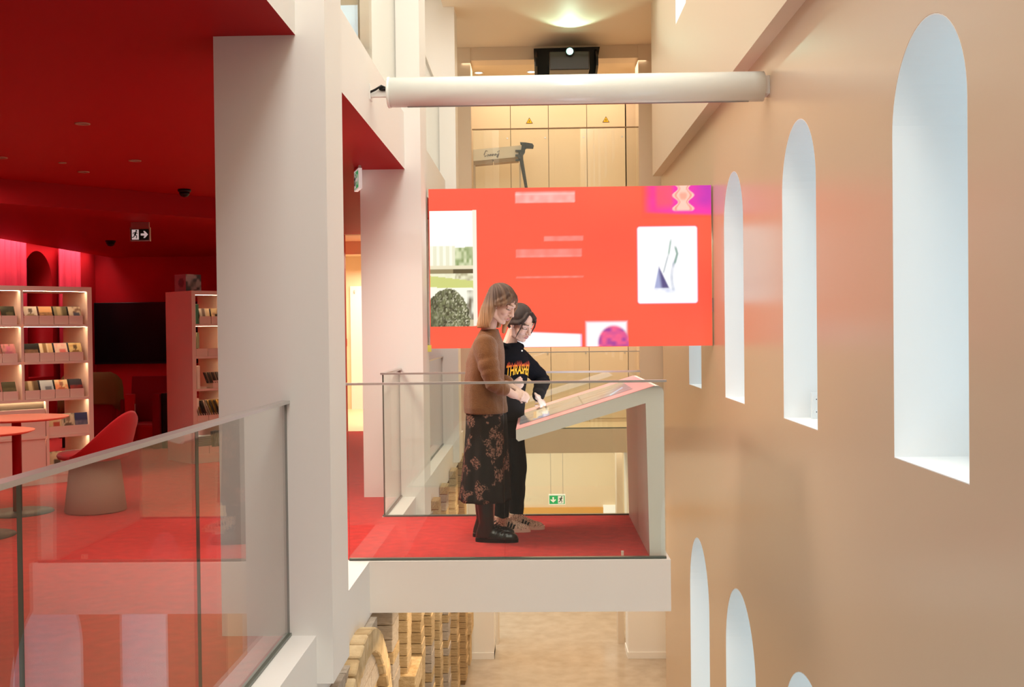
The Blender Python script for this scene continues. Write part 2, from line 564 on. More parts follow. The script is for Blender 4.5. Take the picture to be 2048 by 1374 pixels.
struct('ceiling_upper_left', (-4.6, -1.10, -3.5, 14.9, 6.05, 6.2), 'white')
struct('trim_4', (-1.25, -1.10, -3.5, 14.9, 6.2, 8.0), 'white')
struct('wall_behind', (-7.1, 2.3, -3.65, -3.5, -3.27, 8.1), 'behind')
struct('floor_lower', (-1.7, 1.95, -3.5, 19.2, -3.37, -3.27), 'floorw')
# posts of the far opening
for (x0, x1, z0, z1, m_) in ((-1.0, -0.64, -3.27, -0.34, 'white'), (1.27, 1.80, -3.27, -0.34, 'white'), (-1.15, -0.88, 3.28, 5.425, 'upwall'),
                             (1.49, 1.80, 3.28, 5.425, 'upwall'), (-1.15, -0.88, 0.0, 2.80, 'upwall'), (1.47, 1.80, 0.0, 2.80, 'upwall')):
    struct('column_far', (x0, x1, 14.9, 15.35, z0, z1), m_)
    if z0 < -1:
        struct('baseboard_far', (x0 - 0.012, x1, 14.885, 15.36, z0, z0 + 0.09), 'white')
for x0, x1 in ((-0.64, -0.60), (1.18, 1.27)):
    struct('trim_5', (x0, x1, 15.6, 15.9, -3.27, -0.34), 'upwall')
# lower far wall with an orange band over the doors
struct('trim_6', (-0.9, 1.2, 19.15, 19.2, -2.05, -1.84), 'orange')
struct('trim_7', (1.2, 1.45, 19.13, 19.2, -2.05, -1.80), 'signwhite')

# balcony
struct('balcony_slab', (-1.04, 0.813, 6.44, 8.03, -0.318, 0.0), 'kiosk')
struct('floor_balcony', (-1.19, 0.775, 6.492, 7.97, -0.002, 0.003), 'carpet')

# ------------------------------------------------------------------ glass guards
def guard(name, label, segs, z0, h, group=None, base=True, rail='metal'):
    """segs: list of (axis, const, [joints...], rail extension)"""
    t = thing(name, label, 'railing', (0, 0, 0), 0, group)
    for axis, c, js in segs:
        for a, b in zip(js[:-1], js[1:]):
            g = G()
            th = 0.0055
            if axis == 'y':
                g.box(c - th, c + th, a + 0.0015, b - 0.0015, z0, z0 + h - 0.012)
            else:
                g.box(a + 0.0015, b - 0.0015, c - th, c + th, z0, z0 + h - 0.012)
            for f in g.bm.faces:
                f.normal_update()
                n = f.normal
                big = abs(n.x) if axis == 'y' else abs(n.y)
                f.material_index = 0 if big > 0.9 else 1
            link('glass_panel', g.mesh('glass_panel'), ['glass', 'seal'], t)
        a, b = js[0], js[-1]
        if rail:
            d = (c - 0.021, c + 0.021, a, b, z0 + h - 0.014, z0 + h) if axis == 'y' else (a - 0.01, b + 0.01, c - 0.021, c + 0.021, z0 + h - 0.014, z0 + h)
            boxo('top_rail', d, rail, t)
        if base:
            d = (c - 0.014, c + 0.014, a, b, z0, z0 + 0.012) if axis == 'y' else (a, b, c - 0.014, c + 0.014, z0, z0 + 0.012)
            boxo('base_channel', d, 'seal', t)
    return t
guard('glass_railing', 'clear glass railing with steel cap in the left foreground beside the red room', [('y', -1.17, [-1.2, 1.15, 2.34, 3.583, 4.87])], 0.002, 1.10)
guard('glass_railing', 'clear glass railing with steel cap around the balcony where two women stand',
      [('x', 6.475, [-1.17, -0.204, 0.79]), ('x', 7.985, [-1.17, -0.2, 0.78])], 0.002, 1.10)
guard('glass_railing', 'narrow glass railing between the second white column and the balcony back corner', [('y', -1.17, [7.995, 8.95])], 0.002, 1.10)
guard('glass_railing', 'glass railing behind the second white column, under the left end of the big screen', [('y', -1.17, [9.46, 11.2, 13.03])], 0.002, 1.10)
guard('glass_railing', 'glass railing of the far landing below the big screen, in front of beige cabinets', [('x', 14.97, [-0.86, 0.3, 1.46])], 0.002, 1.10)
guard('glass_railing', 'glass railing of the upper far landing with the blue-grey hooked stand behind', [('x', 14.97, [-0.86, 0.3, 1.48])], 3.282, 1.0, rail='cardshade')
guard('glass_railing', 'upper glass railing between the two nearest white columns at the top of the photo', [('y', -1.17, [5.29, 7.1, 8.95])], 3.282, 1.10)
guard('glass_railing', 'upper glass railing running away behind the second white column above the screen', [('y', -1.17, [9.46, 11.2, 13.03])], 3.282, 1.10)

# ------------------------------------------------------------------ projection screen tube
t = thing('projection_screen', 'long white tubular projection screen housing spanning the atrium above the screen', 'screen', (0, 7.12, 3.037))
g = G()
g.lathe([(0.0999 * k, z) for k, z in ((1, -0.975), (1, 1.548))], 40, Matrix.Rotation(PI / 2, 4, 'Y'))
bmesh.ops.recalc_face_normals(g.bm, faces=g.bm.faces[:])
link('housing', g.mesh('housing'), 'tube', t)
g = G()
g.lathe([(0.096, -0.985), (0.1035, -0.98), (0.1035, -0.965), (0.1, -0.965)], 40, Matrix.Rotation(PI / 2, 4, 'Y'))
link('end_cap', g.mesh('end_cap'), 'tube', t)
boxo('slot', (-0.85, 1.45, -0.012, 0.012, -0.1012, -0.098), 'seal', t)
g = G()
g.box(-1.10, -0.98, -0.02, 0.02, -0.03, 0.015)
g.box(-1.11, -1.095, -0.05, 0.05, -0.05, 0.05)
link('bracket', g.mesh('bracket'), 'white', t)
boxo('bracket', (1.545, 1.58, -0.06, 0.06, -0.06, 0.06), 'white', t)
g = G()
g.tube([(-0.98, -0.02, 0.02), (-1.02, -0.05, 0.035), (-1.06, -0.05, 0.01), (-1.10, -0.04, -0.005)], 0.008, 8)
g.ell((-1.01, -0.03, 0.018), (0.03, 0.015, 0.015))
link('cable', g.mesh('cable'), 'black', t)

# ------------------------------------------------------------------ the big LED screen
t = thing('led_screen', 'huge red glowing digital screen with pictures hanging across the atrium', 'screen', (-0.94, 9.35, 1.26))
SW, SH = 2.508, 1.421
boxo('cabinet', (0, SW, 0.004, 0.09, 0, SH), 'black', t)
def scr(u, v):
    base = (1.0, 0.085, 0.045)
    c = mix(base, (1.0, 0.14, 0.06), hnoise(u * 3, v * 3, 4) * 0.5)
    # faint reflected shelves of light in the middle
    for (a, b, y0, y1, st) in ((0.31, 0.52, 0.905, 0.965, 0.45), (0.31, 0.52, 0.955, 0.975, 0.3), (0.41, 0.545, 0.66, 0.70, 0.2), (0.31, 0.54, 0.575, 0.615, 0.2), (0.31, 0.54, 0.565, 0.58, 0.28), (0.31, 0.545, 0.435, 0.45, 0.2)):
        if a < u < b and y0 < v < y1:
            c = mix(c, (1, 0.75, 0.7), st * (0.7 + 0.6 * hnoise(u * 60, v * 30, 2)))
    return c
picture('display', SW, SH, 180, 100, scr, 'screen_pic', t, Matrix.Translation((0, 0.002, 0)))
def sm(e0, e1, x):
    t_ = max(0.0, min(1.0, (x - e0) / (e1 - e0)))
    return t_ * t_ * (3 - 2 * t_)
RED = (1.0, 0.09, 0.048)
def trophy(u, v):
    e = sm(0.0, 0.16, u) * sm(0.02 + 0.10 * (1 - u), 0.16 + 0.10 * (1 - u), v)
    pc = mix((1.0, 0.035, 0.24), (0.95, 0.03, 0.38), sm(0.2, 0.5, u))
    pc = mix(pc, (0.42, 0.03, 0.45), sm(0.62, 0.98, u) * sm(0.15, 0.6, v))
    pc = mix(pc, (0.75, 0.03, 0.40), 0.6 * hnoise(u * 7, v * 4, 9))
    pc = mix(pc, (0.95, 0.10, 0.10), 0.7 * sm(0.16, 0.08, abs(u - 0.33)) * sm(0.15, 0.5, v))
    wid = 0.075 + 0.085 * math.cos((v - 0.28) * 7.5) ** 2
    d = abs(u - 0.60) / wid
    if v > 0.16:
        top_ = sm(0.18, 0.27, v)
        pc = mix(pc, (1.0, 0.58, 0.46), top_ * sm(1.05, 0.9, d))
        pc = mix(pc, (1.0, 0.20, 0.16), 0.7 * top_ * sm(0.16, 0.05, abs(d - 0.68)))
        pc = mix(pc, (1.0, 0.30, 0.20), 0.7 * top_ * sm(0.5, 0.2, d) * sm(0.5, 0.62, v) * sm(0.85, 0.72, v))
    return mix(RED, pc, e)
def garden(u, v):
    sky = (1.0, 1.0, 0.90)
    c = sky
    if v < 0.70 and u < 0.55:
        c = (0.80, 0.78, 0.58) if int(u * 14) % 2 else (0.95, 0.92, 0.75)
    if 0.55 < u and 0.52 < v < 0.70 - 0.04 * hnoise(u * 9, 0):
        c = mix((0.22, 0.30, 0.10), (0.75, 0.78, 0.50), hnoise(u * 18, v * 30, 3))
    if v < 0.53: c = (0.80, 0.72, 0.50)
    if v < 0.50: c = (0.10, 0.075, 0.03) if u > 0.5 else (0.30, 0.24, 0.12)
    if v < 0.46: c = mix((0.9, 0.88, 0.62), (0.4, 0.35, 0.2), hnoise(u * 20, v * 40, 8) * (1 if u > 0.55 else 0.2))
    if v < 0.44 - 0.05 * u: c = (0.60, 0.63, 0.20)
    if v < 0.34 - 0.01 * u: c = (0.96, 0.93, 0.76)
    if v < 0.31 and u > 0.8: c = mix((0.15, 0.12, 0.07), (0.9, 0.88, 0.72), hnoise(u * 16, v * 22, 5))
    if v < 0.06: c = (0.55, 0.47, 0.30)
    r = ((u - 0.38) / 0.50) ** 2 + ((v - 0.06) / 0.275) ** 2
    if r < 1 - 0.12 * hnoise(u * 22, v * 40, 1):
        k = hnoise(u * 26, v * 50, 6)
        c = mix(mix((0.035, 0.03, 0.012), (0.22, 0.23, 0.11), k), (0.75, 0.72, 0.50), (hnoise(u * 50, v * 90, 2) - 0.62) * 4 * min(1, u + v))
    return c
picture('picture', 0.615, 0.285, 74, 40, trophy, 'screen_pic', t, Matrix.Translation((SW - 0.616, -0.001, SH - 0.286)))
def tilt(x, z, a):
    return Matrix.Translation((x, -0.001, z)) @ Matrix.Rotation(a, 4, 'Y')
picture('picture', 0.405, 1.03, 64, 130, garden, 'screen_pic', t, Matrix.Translation((0.006, -0.001, 0.195)))
boxo('picture', (0.39, 0.425, -0.002, 0.001, 0.20, 1.23), emis('soft_white_edge', (1.0, 0.80, 0.66), 0.9), t)
def sketch(u, v):
    def soft(e): return sm(0.0, 1.0, e)
    qx, qy = max(0, abs(u - 0.5) - 0.44) * 0.548, max(0, abs(v - 0.5) - 0.453) * 0.70
    edge = 1 - sm(0.012, 0.034, math.hypot(qx, qy))
    c = mix((1.0, 0.98, 1.0), (0.82, 0.87, 1.0), hnoise(u * 5, v * 6, 3) * (1 - v) * 0.8)
    tri = (v - 0.19) / 0.30
    hw_ = 0.13 * (1 - tri)
    dx = u - 0.385 - 0.05 * (0.5 - tri)
    if 0 < tri < 1: c = mix(c, mix((0.35, 0.38, 0.62), (0.05, 0.03, 0.18), sm(-0.04, 0.03, dx)), 0.95 * sm(hw_ + 0.012, hw_ - 0.02, abs(dx)) * sm(0, 0.1, tri))
    c = mix(c, (0.40, 0.45, 0.68), 0.55 * sm(0.05, 0.0, abs(v - 0.175)) * sm(0.3, 0.1, abs(u - 0.45)) * hnoise(u * 16, v * 30))
    c = mix(c, (0.32, 0.38, 0.46), 0.55 * sm(0.034, 0.010, abs(u - 0.585 - 0.02 * math.sin(v * 14))) * sm(0.15, 0.2, v) * sm(0.62, 0.5, v) * (0.4 + 0.9 * hnoise(u * 22, v * 18)))
    c = mix(c, (0.05, 0.22, 0.14), 0.75 * sm(0.03, 0.008, abs(u - 0.66 + 0.34 * abs(v - 0.64))) * sm(0.49, 0.54, v) * sm(0.76, 0.70, v))
    c = mix(c, (0.05, 0.25, 0.14), 0.6 * sm(0.024, 0.006, abs(u - 0.545 - 0.2 * (v - 0.75))) * sm(0.60, 0.66, v) * sm(0.85, 0.78, v))
    c = mix(c, (0.10, 0.20, 0.20), 0.5 * sm(0.02, 0.006, abs(u - 0.47 - 0.35 * (v - 0.5))) * sm(0.38, 0.42, v) * sm(0.66, 0.58, v))
    return mix(mix(RED, (1.0, 0.30, 0.42), sm(0.0, 0.5, edge)), c, sm(0.25, 1.0, edge))
picture('picture', 0.548, 0.70, 90, 112, sketch, 'screen_pic', t, Matrix.Translation((1.842, -0.001, 0.37)))
picture('picture', 0.62, 0.150, 60, 24, lambda u, v: mix(RED, mix((1.0, 0.25, 0.45), (1, 0.97, 1.0), sm(0.0, 0.05, min(u, 1 - u))), sm(1.0 - 0.2 * u, 0.86 - 0.2 * u, v)), 'screen_pic', t, Matrix.Translation((0.735, -0.001, 0.004)))
def corner(u, v):
    c = mix(RED, (1.0, 0.90, 0.96), sm(0.0, 0.09, min(u, 1 - u, (1 - v) * 0.6)))
    r = math.hypot((u - 0.66) / 0.36, (v - 0.12) / 0.68)
    c = mix(c, mix((0.85, 0.10, 0.25), (0.35, 0.05, 0.30), hnoise(u * 9, v * 8, 5) * 1.5 - 0.3), sm(1.08, 0.86, r))
    return c
picture('picture', 0.395, 0.235, 50, 30, corner, 'screen_pic', t, Matrix.Translation((1.373, -0.001, 0.004)))
boxo('bracket', (-0.02, 0.06, 0.05, 0.075, 0.1, 0.2), 'white', t)
boxo('bracket', (SW, SW + 0.011, 0.02, 0.07, 0.3, 0.42), 'metal', t)
tag(boxo('sticky_note', (-0.028, 0.005, 0, 0.003, 0, 0.06), mat('yellow_note', (0.75, 0.72, 0.15), 0.7, 0.1), loc=(-0.935, 9.346, 1.232)),
    'small yellow note stuck below the lower left corner of the big screen', 'note')

# ------------------------------------------------------------------ projector on the far beam
t = thing('projector', 'black ceiling projector with a bright green lens on the far beam', 'projector', (0.47, 14.9, 5.16))
g = G()
g.prism([(-0.45, 0.215), (0.48, 0.225), (0.40, -0.19), (-0.44, -0.205)], 'y', -0.06, 0.0)
link('back_plate', g.mesh('back_plate'), 'black', t)
for s_ in (-1, 1):
    g = G()
    g.prism([(-0.40, 0.0), (-0.06, 0.19), (-0.06, -0.18), (-0.40, -0.12)], 'x', 0.42 * s_ - 0.015, 0.42 * s_ + 0.015)
    link('side_arm', g.mesh('side_arm'), 'black', t)
body = boxo('body', (-0.24, 0.30, -0.62, -0.06, -0.23, 0.02), mat('projector_case', (0.035, 0.03, 0.025), 0.35, 0.5), t, bevel=0.012)
g = G(); g.tube([(0.035, -0.60, 0.01), (0.035, -0.66, 0.01)], 0.062, 20, round_ends=False)
link('lens_ring', g.mesh('lens_ring'), 'black', body)
g = G(); g.ell((0.035, -0.66, 0.01), (0.044, 0.014, 0.044))
link('lens', g.mesh('lens'), 'lens', body)
pl = bpy.data.lights.new('projector_beam', 'SPOT'); pl.energy = 24; pl.color = (0.6, 1.0, 0.75); pl.spot_size = 1.5; pl.spot_blend = 0.5; pl.shadow_soft_size = 0.03
po = bpy.data.objects.new('projector_beam', pl); COL.objects.link(po); po.location = (0.505, 14.15, 5.17)
po.rotation_euler = (PI / 2 + 0.35, 0, PI)

# ------------------------------------------------------------------ cabinets and downlights of the far halls
def cabinet(i, x0, x1, z0, h, label, cat='cabinet', tri=False):
    c = thing('tall_cabinet', label, cat, ((x0 + x1) / 2, 16.0, z0))
    hw = (x1 - x0) / 2
    boxo('body', (-hw + 0.001, hw - 0.001, 0.022, 0.5, 0, h), 'gap', c)
    d = boxo('door', (-hw + 0.004, hw - 0.004, 0, 0.02, 0.06, h - 0.01), 'cream2', c)
    boxo('plinth', (-hw + 0.002, hw - 0.002, 0.015, 0.022, 0, 0.055), 'cream', c)
    g = G(); g.tube([(hw - 0.05, -0.006, 1.05), (hw - 0.05, 0.001, 1.05)], 0.012, 12, round_ends=False)
    link('lock', g.mesh('lock'), 'metal', d)
    if tri:
        zt = 1.31
        g = G(); g.prism([(-0.052, zt - 0.04), (0.052, zt - 0.04), (0, zt + 0.05)], 'y', -0.004, -0.0015)
        link('warning_sign', g.mesh('warning_sign'), 'black', d)
        g = G(); g.prism([(-0.042, zt - 0.034), (0.042, zt - 0.034), (0, zt + 0.038)], 'y', -0.006, -0.004)
        link('warning_sign', g.mesh('warning_sign'), 'yellow', d)
        g = G(); g.prism([(0.002, zt + 0.018), (-0.010, zt - 0.010), (0.0, zt - 0.010), (-0.004, zt - 0.028), (0.010, zt - 0.001), (0.0, zt - 0.001)], 'y', -0.0075, -0.006)
        link('warning_sign', g.mesh('warning_sign'), 'black', d)
    return c
xs = [-0.928, -0.346, 0.23, 0.812, 1.395]
ul = ['plain beige tall cabinet on the upper landing, behind the signed white beam',
      'beige tall cabinet with the left one of two yellow warning triangles',
      'plain beige tall cabinet between the two cabinets with yellow warning triangles',
      'beige tall cabinet with the right one of two yellow warning triangles']
for i in range(4):
    cabinet(i, xs[i], xs[i + 1], 3.28, 1.955, ul[i], tri=i in (1, 3))
ll = ['beige cabinet on the middle landing hidden behind the two women', 'beige cabinet seen right beside the woman in the black hoodie',
      'beige cabinet on the middle landing behind the middle of the sloping kiosk', 'beige cabinet on the middle landing above the raised end of the kiosk']
for i in range(4):
    cabinet(i, xs[i], xs[i + 1] if i < 3 else 1.405, 0.0, 2.79, ll[i])
struct('wall_cabinet_side', (1.41, 1.80, 16.0, 16.5, 3.28, 5.24), 'upwall')
struct('wall_cabinet_side_lower', (1.41, 1.80, 16.0, 16.5, 0.0, 2.8), 'upwall')
struct('wall_cabinet_left', (-1.6, -0.93, 16.0, 16.5, 3.28, 5.24), 'cream')
struct('wall_cabinet_left_lower', (-1.6, -0.93, 16.0, 16.5, 0.0, 2.8), 'cream')

def downlight(x, y, z, r, label, lit):
    d = thing('downlight', label, 'lamp', (x, y, z))
    g = G(); g.lathe([(r * 0.78, -0.001), (r * 0.82, -0.006), (r * 1.05, -0.006), (r * 1.1, -0.0005)], 24)
    link('ring', g.mesh('ring'), 'cardshade' if not lit else 'white', d)
    g = G(); g.lathe([(0.001, -0.0022), (r * 0.8, -0.0022), (r * 0.8, -0.0005), (0.001, -0.0005)], 24)
    link('lamp_disc', g.mesh('lamp_disc'), 'lamp' if lit else 'dimlamp', d)
downlight(-0.80, 15.62, 5.24, 0.07, 'lit round downlight above the upper cabinets, left one', True)
downlight(-0.02, 15.62, 5.24, 0.07, 'lit round downlight above the upper cabinets, beside the projector', True)
for (x, y, r, l) in ((-2.944, 6.813, 0.045, 'round downlight in the red ceiling, the nearest one'),
                     (-3.77, 8.34, 0.028, 'smallest round downlight in the red ceiling'),
                     (-3.168, 8.296, 0.045, 'round downlight in the red ceiling, the right-hand one'),
                     (-3.81, 8.823, 0.045, 'round downlight in the red ceiling, the farthest one'),
                     (-4.123, 8.059, 0.045, 'round downlight in the red ceiling cut by the left edge of the photo')):
    downlight(x, y, 2.80, r, l, False)
for (x, y, z, l) in ((-3.346, 10.0, 2.80, 'small black sensor on the red ceiling in front of the bulkhead'),
                     (-5.266, 12.945, 2.585, 'small black sensor under the dropped red ceiling near the arch')):
    d = thing('sensor', l, 'sensor', (x, y, z))
    g = G(); g.lathe([(0.062, 0), (0.062, -0.02), (0.05, -0.03)], 20); link('base', g.mesh('base'), 'black', d)
    g = G(); g.lathe([(0.05, -0.028), (0.046, -0.05), (0.03, -0.068), (0.001, -0.075)], 20); link('dome', g.mesh('dome'), 'black', d)

# exit signs
def man(g, mx, flip=1):
    """running figure of the emergency exit pictogram"""
    def bar(p, q, wd):
        p, q = Vector(p), Vector(q)
        n = (q - p).normalized(); s_ = Vector((-n.y, n.x)) * wd / 2
        g.prism([tuple(p + s_), tuple(q + s_), tuple(q - s_), tuple(p - s_)], 'y', -0.0035, -0.001, mx)
    g.prism([(flip * (0.014 + 0.011 * math.cos(a)), 0.045 + 0.011 * math.sin(a)) for a in [2 * PI * i / 12 for i in range(12)]], 'y', -0.0035, -0.001, mx)
    f = flip
    bar((f * 0.010, 0.032), (f * -0.006, -0.005), 0.022)
    bar((f * 0.008, 0.026), (f * 0.030, 0.012), 0.008)
    bar((f * 0.006, 0.026), (f * -0.022, 0.022), 0.008)
    bar((f * -0.022, 0.022), (f * -0.028, 0.006), 0.008)
    bar((f * -0.004, -0.002), (f * 0.018, -0.018), 0.011)
    bar((f * 0.018, -0.018), (f * 0.012, -0.045), 0.010)
    bar((f * -0.007, -0.004), (f * -0.018, -0.030), 0.011)
    bar((f * -0.018, -0.030), (f * -0.040, -0.034), 0.010)
def exit_sign(label, loc, rz, W, H, arrow, man_left, dark=False, hang=None):
    t = thing('exit_sign', label, 'sign', loc, rz)
    boxo('frame', (-W / 2 - 0.01, W / 2 + 0.01, 0.0, 0.03, -H / 2 - 0.012, H / 2 + 0.016), 'metal' if dark else 'signwhite', t)
    gp = boxo('green_panel', (-W / 2, W / 2, -0.001, 0.002, -H / 2, H / 2), 'darkgreen' if dark else 'green', t)
    s_ = -1 if man_left else 1
    boxo('white_panel', (s_ * W / 4 - W * 0.19, s_ * W / 4 + W * 0.19, -0.002, 0.0, -H / 2 + 0.006, H / 2 - 0.006), 'signwhite', gp)
    g = G(); man(g, Matrix.Translation((s_ * W / 4, -0.001, 0)) @ Matrix.Scale(H / 0.135, 4))
    link('pictogram', g.mesh('pictogram'), 'darkgreen', gp)
    k = H * 0.33
    pts = [(-k, -k * 0.28), (0.05 * k, -k * 0.28), (0.05 * k - k * 0.3, -k * 0.95), (k * 0.15, -k * 0.95), (k, 0), (k * 0.15, k * 0.95), (0.05 * k - k * 0.3, k * 0.95), (0.05 * k, k * 0.28), (-k, k * 0.28)]
    if arrow == 'down':
        pts = [(y, -x) for x, y in pts]
    g = G(); g.prism([(x - s_ * W / 4, z) for x, z in pts], 'y', -0.003, -0.001)
    link('arrow', g.mesh('arrow'), 'signwhite', gp)
    if hang:
        for sx in ((-W * 0.4, W * 0.4) if hang > 0.2 else (0,)):
            hw_ = 0.003 if hang > 0.2 else W / 2
            boxo('bracket', (sx - hw_, sx + hw_, 0.002, 0.025 if hang < 0.2 else 0.008, H / 2 + 0.012, hang), 'metal', t)
    return t
exit_sign('dark green exit sign with right arrow hanging from the red ceiling', (-4.104, 10.85, 2.455), 0.0, 0.19, 0.115, 'right', True, True, hang=0.13)
exit_sign('bright green exit sign with down arrow on the lower storey, seen through the balcony glass', (0.29, 15.5, -1.10), 0.0, 0.225, 0.125, 'down', False, hang=0.76)
exit_sign('lit exit sign seen edge-on beside the top of the second white column', (-1.49, 8.80, 2.69), -1.25, 0.22, 0.14, 'right', True, False, hang=0.11)

# ------------------------------------------------------------------ signed white beam and blue-grey hooked stand on the upper landing
t = thing('display_beam', 'white signed beam lying on the upper far landing', 'beam', (-0.9, 15.36, 3.89), 0.0)
R = Matrix.Rotation(-0.075, 4, 'Y')
g = G(); g.box(0.0, 0.735, 0.0, 0.2, 0.0, 0.165, R); link('face', g.mesh('face'), 'card', t)
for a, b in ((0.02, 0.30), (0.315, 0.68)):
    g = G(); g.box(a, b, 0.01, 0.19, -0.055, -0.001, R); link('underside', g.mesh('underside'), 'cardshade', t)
g = G()
def stroke(pts, r=0.0055):
    g.tube([R @ Vector((x, -0.001, z)) for x, z in pts], r, 6)
stroke([(0.235, 0.125), (0.215, 0.135), (0.185, 0.08), (0.19, 0.05), (0.215, 0.06)])
for k in range(4):
    x = 0.235 + k * 0.036
    stroke([(x, 0.05), (x + 0.006, 0.078), (x + 0.016, 0.075), (x + 0.02, 0.052), (x + 0.034, 0.066)])
stroke([(0.385, 0.10), (0.41, 0.12), (0.395, 0.06), (0.375, 0.015), (0.365, 0.03), (0.40, 0.07)])
link('signature', g.mesh('signature'), 'gap', t)
g = G()
for x in (0.03, 0.70):
    g.box(x - 0.012, x + 0.012, 0.03, 0.17, -0.61, -0.05)
g.box(-0.01, 0.74, 0.03, 0.17, -0.61, -0.59)
link('support', g.mesh('support'), 'upwall', t)
t = thing('hooked_stand', 'blue-grey hooked metal stand leaning against the signed white beam', 'stand', (-0.16, 15.34, 3.28))
g = G()
g.tube([(-0.025, 0, 0.72), (-0.02, 0, 0.62), (0.045, 0, 0.23), (0.085, 0, 0.004)], [0.034, 0.03, 0.022, 0.016], 10)
link('leg', g.mesh('leg'), 'bluegrey', t)
g = G(); g.prism([(-0.03, 0.84), (-0.035, 0.868), (0.05, 0.862), (0.145, 0.845), (0.165, 0.815), (0.155, 0.775), (0.06, 0.78), (0.04, 0.765), (0.035, 0.72), (-0.045, 0.60), (-0.07, 0.66), (-0.025, 0.72), (-0.01, 0.83)], 'y', -0.03, 0.03)
link('hook', g.mesh('hook'), 'bluegrey', t)
for z in (0.745, 0.68, 0.61):
    boxo('clamp', (-0.105, -0.02, -0.025, 0.025, z - 0.012, z + 0.012), 'bluegrey', t)

# ------------------------------------------------------------------ reading room: curtains, bookcases, CDs
def curtain(y0, y1, z0, z1, label):
    n = int((y1 - y0) / 0.018)
    g = G()
    rings = []
    for s_ in (0.0, 0.008):
        for zz in ((z0, z1) if s_ == 0 else (z1, z0)):
            rings.append([(-6.60 + 0.042 * math.sin(i * 0.018 * 46 + 1.2 * math.sin(i * 0.018 * 9)) + 0.014 * math.sin(i * 0.018 * 23 + 1) - s_, y0 + i * 0.018, zz) for i in range(n)])
    R = [[g.bm.verts.new(p) for p in r] for r in rings]
    for i in range(4):
        a, b = R[i], R[(i + 1) % 4]
        for j in range(n - 1):
            f = g.bm.faces.new((a[j], a[j + 1], b[j + 1], b[j])); f.smooth = True
    g.bm.faces.new([R[k][0] for k in range(4)]); g.bm.faces.new([R[k][-1] for k in (3, 2, 1, 0)])
    return tag(link('curtain', g.mesh('curtain'), 'curtain'), label, 'curtain')
curtain(11.2, 13.5, 0.05, 2.66, 'pinkish red curtain left of the arched red niche')
curtain(14.42, 15.1, 0.05, 2.66, 'narrow pinkish red curtain right of the arched red niche')

TH = math.radians(46)
def local_to_world(org, p):
    c, s_ = math.cos(TH), math.sin(TH)
    return Vector((org[0] + p[0] * c - p[1] * s_, org[1] + p[0] * s_ + p[1] * c, p[2]))

SH = [0.10, 0.459, 0.814, 1.169, 1.522]      # tops of the boards
HB = 1.885
g = G()
g.box(0, 0.134, 0, 0.004, 0, 0.083); g.box(0, 0.134, 0.004, 0.15, 0, 0.004); g.box(0, 0.003, 0.004, 0.15, 0, 0.06); g.box(0.131, 0.134, 0.004, 0.15, 0, 0.06)
TRAY = g.mesh('tray'); TRAY.materials.append(M['shelf'])

def bookcase(org, x0, x1, dividers, label, low=None):
    t = thing('bookcase', label, 'bookcase', (org[0], org[1], 0), TH)
    D = 0.60
    for x in (x0, x1):
        s_ = 0.045 if x == x0 else -0.045
        boxo('side_panel', (min(x, x + s_), max(x, x + s_), 0, D, 0, HB), 'shelf', t)
    boxo('top_board', (x0 + 0.045, x1 - 0.045, 0, D, HB - 0.045, HB), 'shelf', t)
    boxo('plinth', (x0 + 0.045, x1 - 0.045, 0.01, D - 0.01, 0, 0.075), 'shelf', t)
    edges = [x0 + 0.045] + dividers + [x1 - 0.045]
    for d in dividers:
        boxo('divider', (d - 0.012, d + 0.012, 0, D, 0.10 if low is None else 0.814, HB - 0.045), 'shelf', t)
    for k, z in enumerate(SH):
        sh = boxo('shelf', (x0 + 0.045, x1 - 0.045, 0.0, D, z - 0.024, z), 'shelf', t)
        if k >= 1:
            boxo('light_strip', (x0 + 0.05, x1 - 0.05, 0.030, 0.042, z - 0.0247, z - 0.0235), 'led', sh)
    boxo('light_strip', (x0 + 0.05, x1 - 0.05, 0.030, 0.042, HB - 0.0457, HB - 0.0445), 'led', t)
    return t

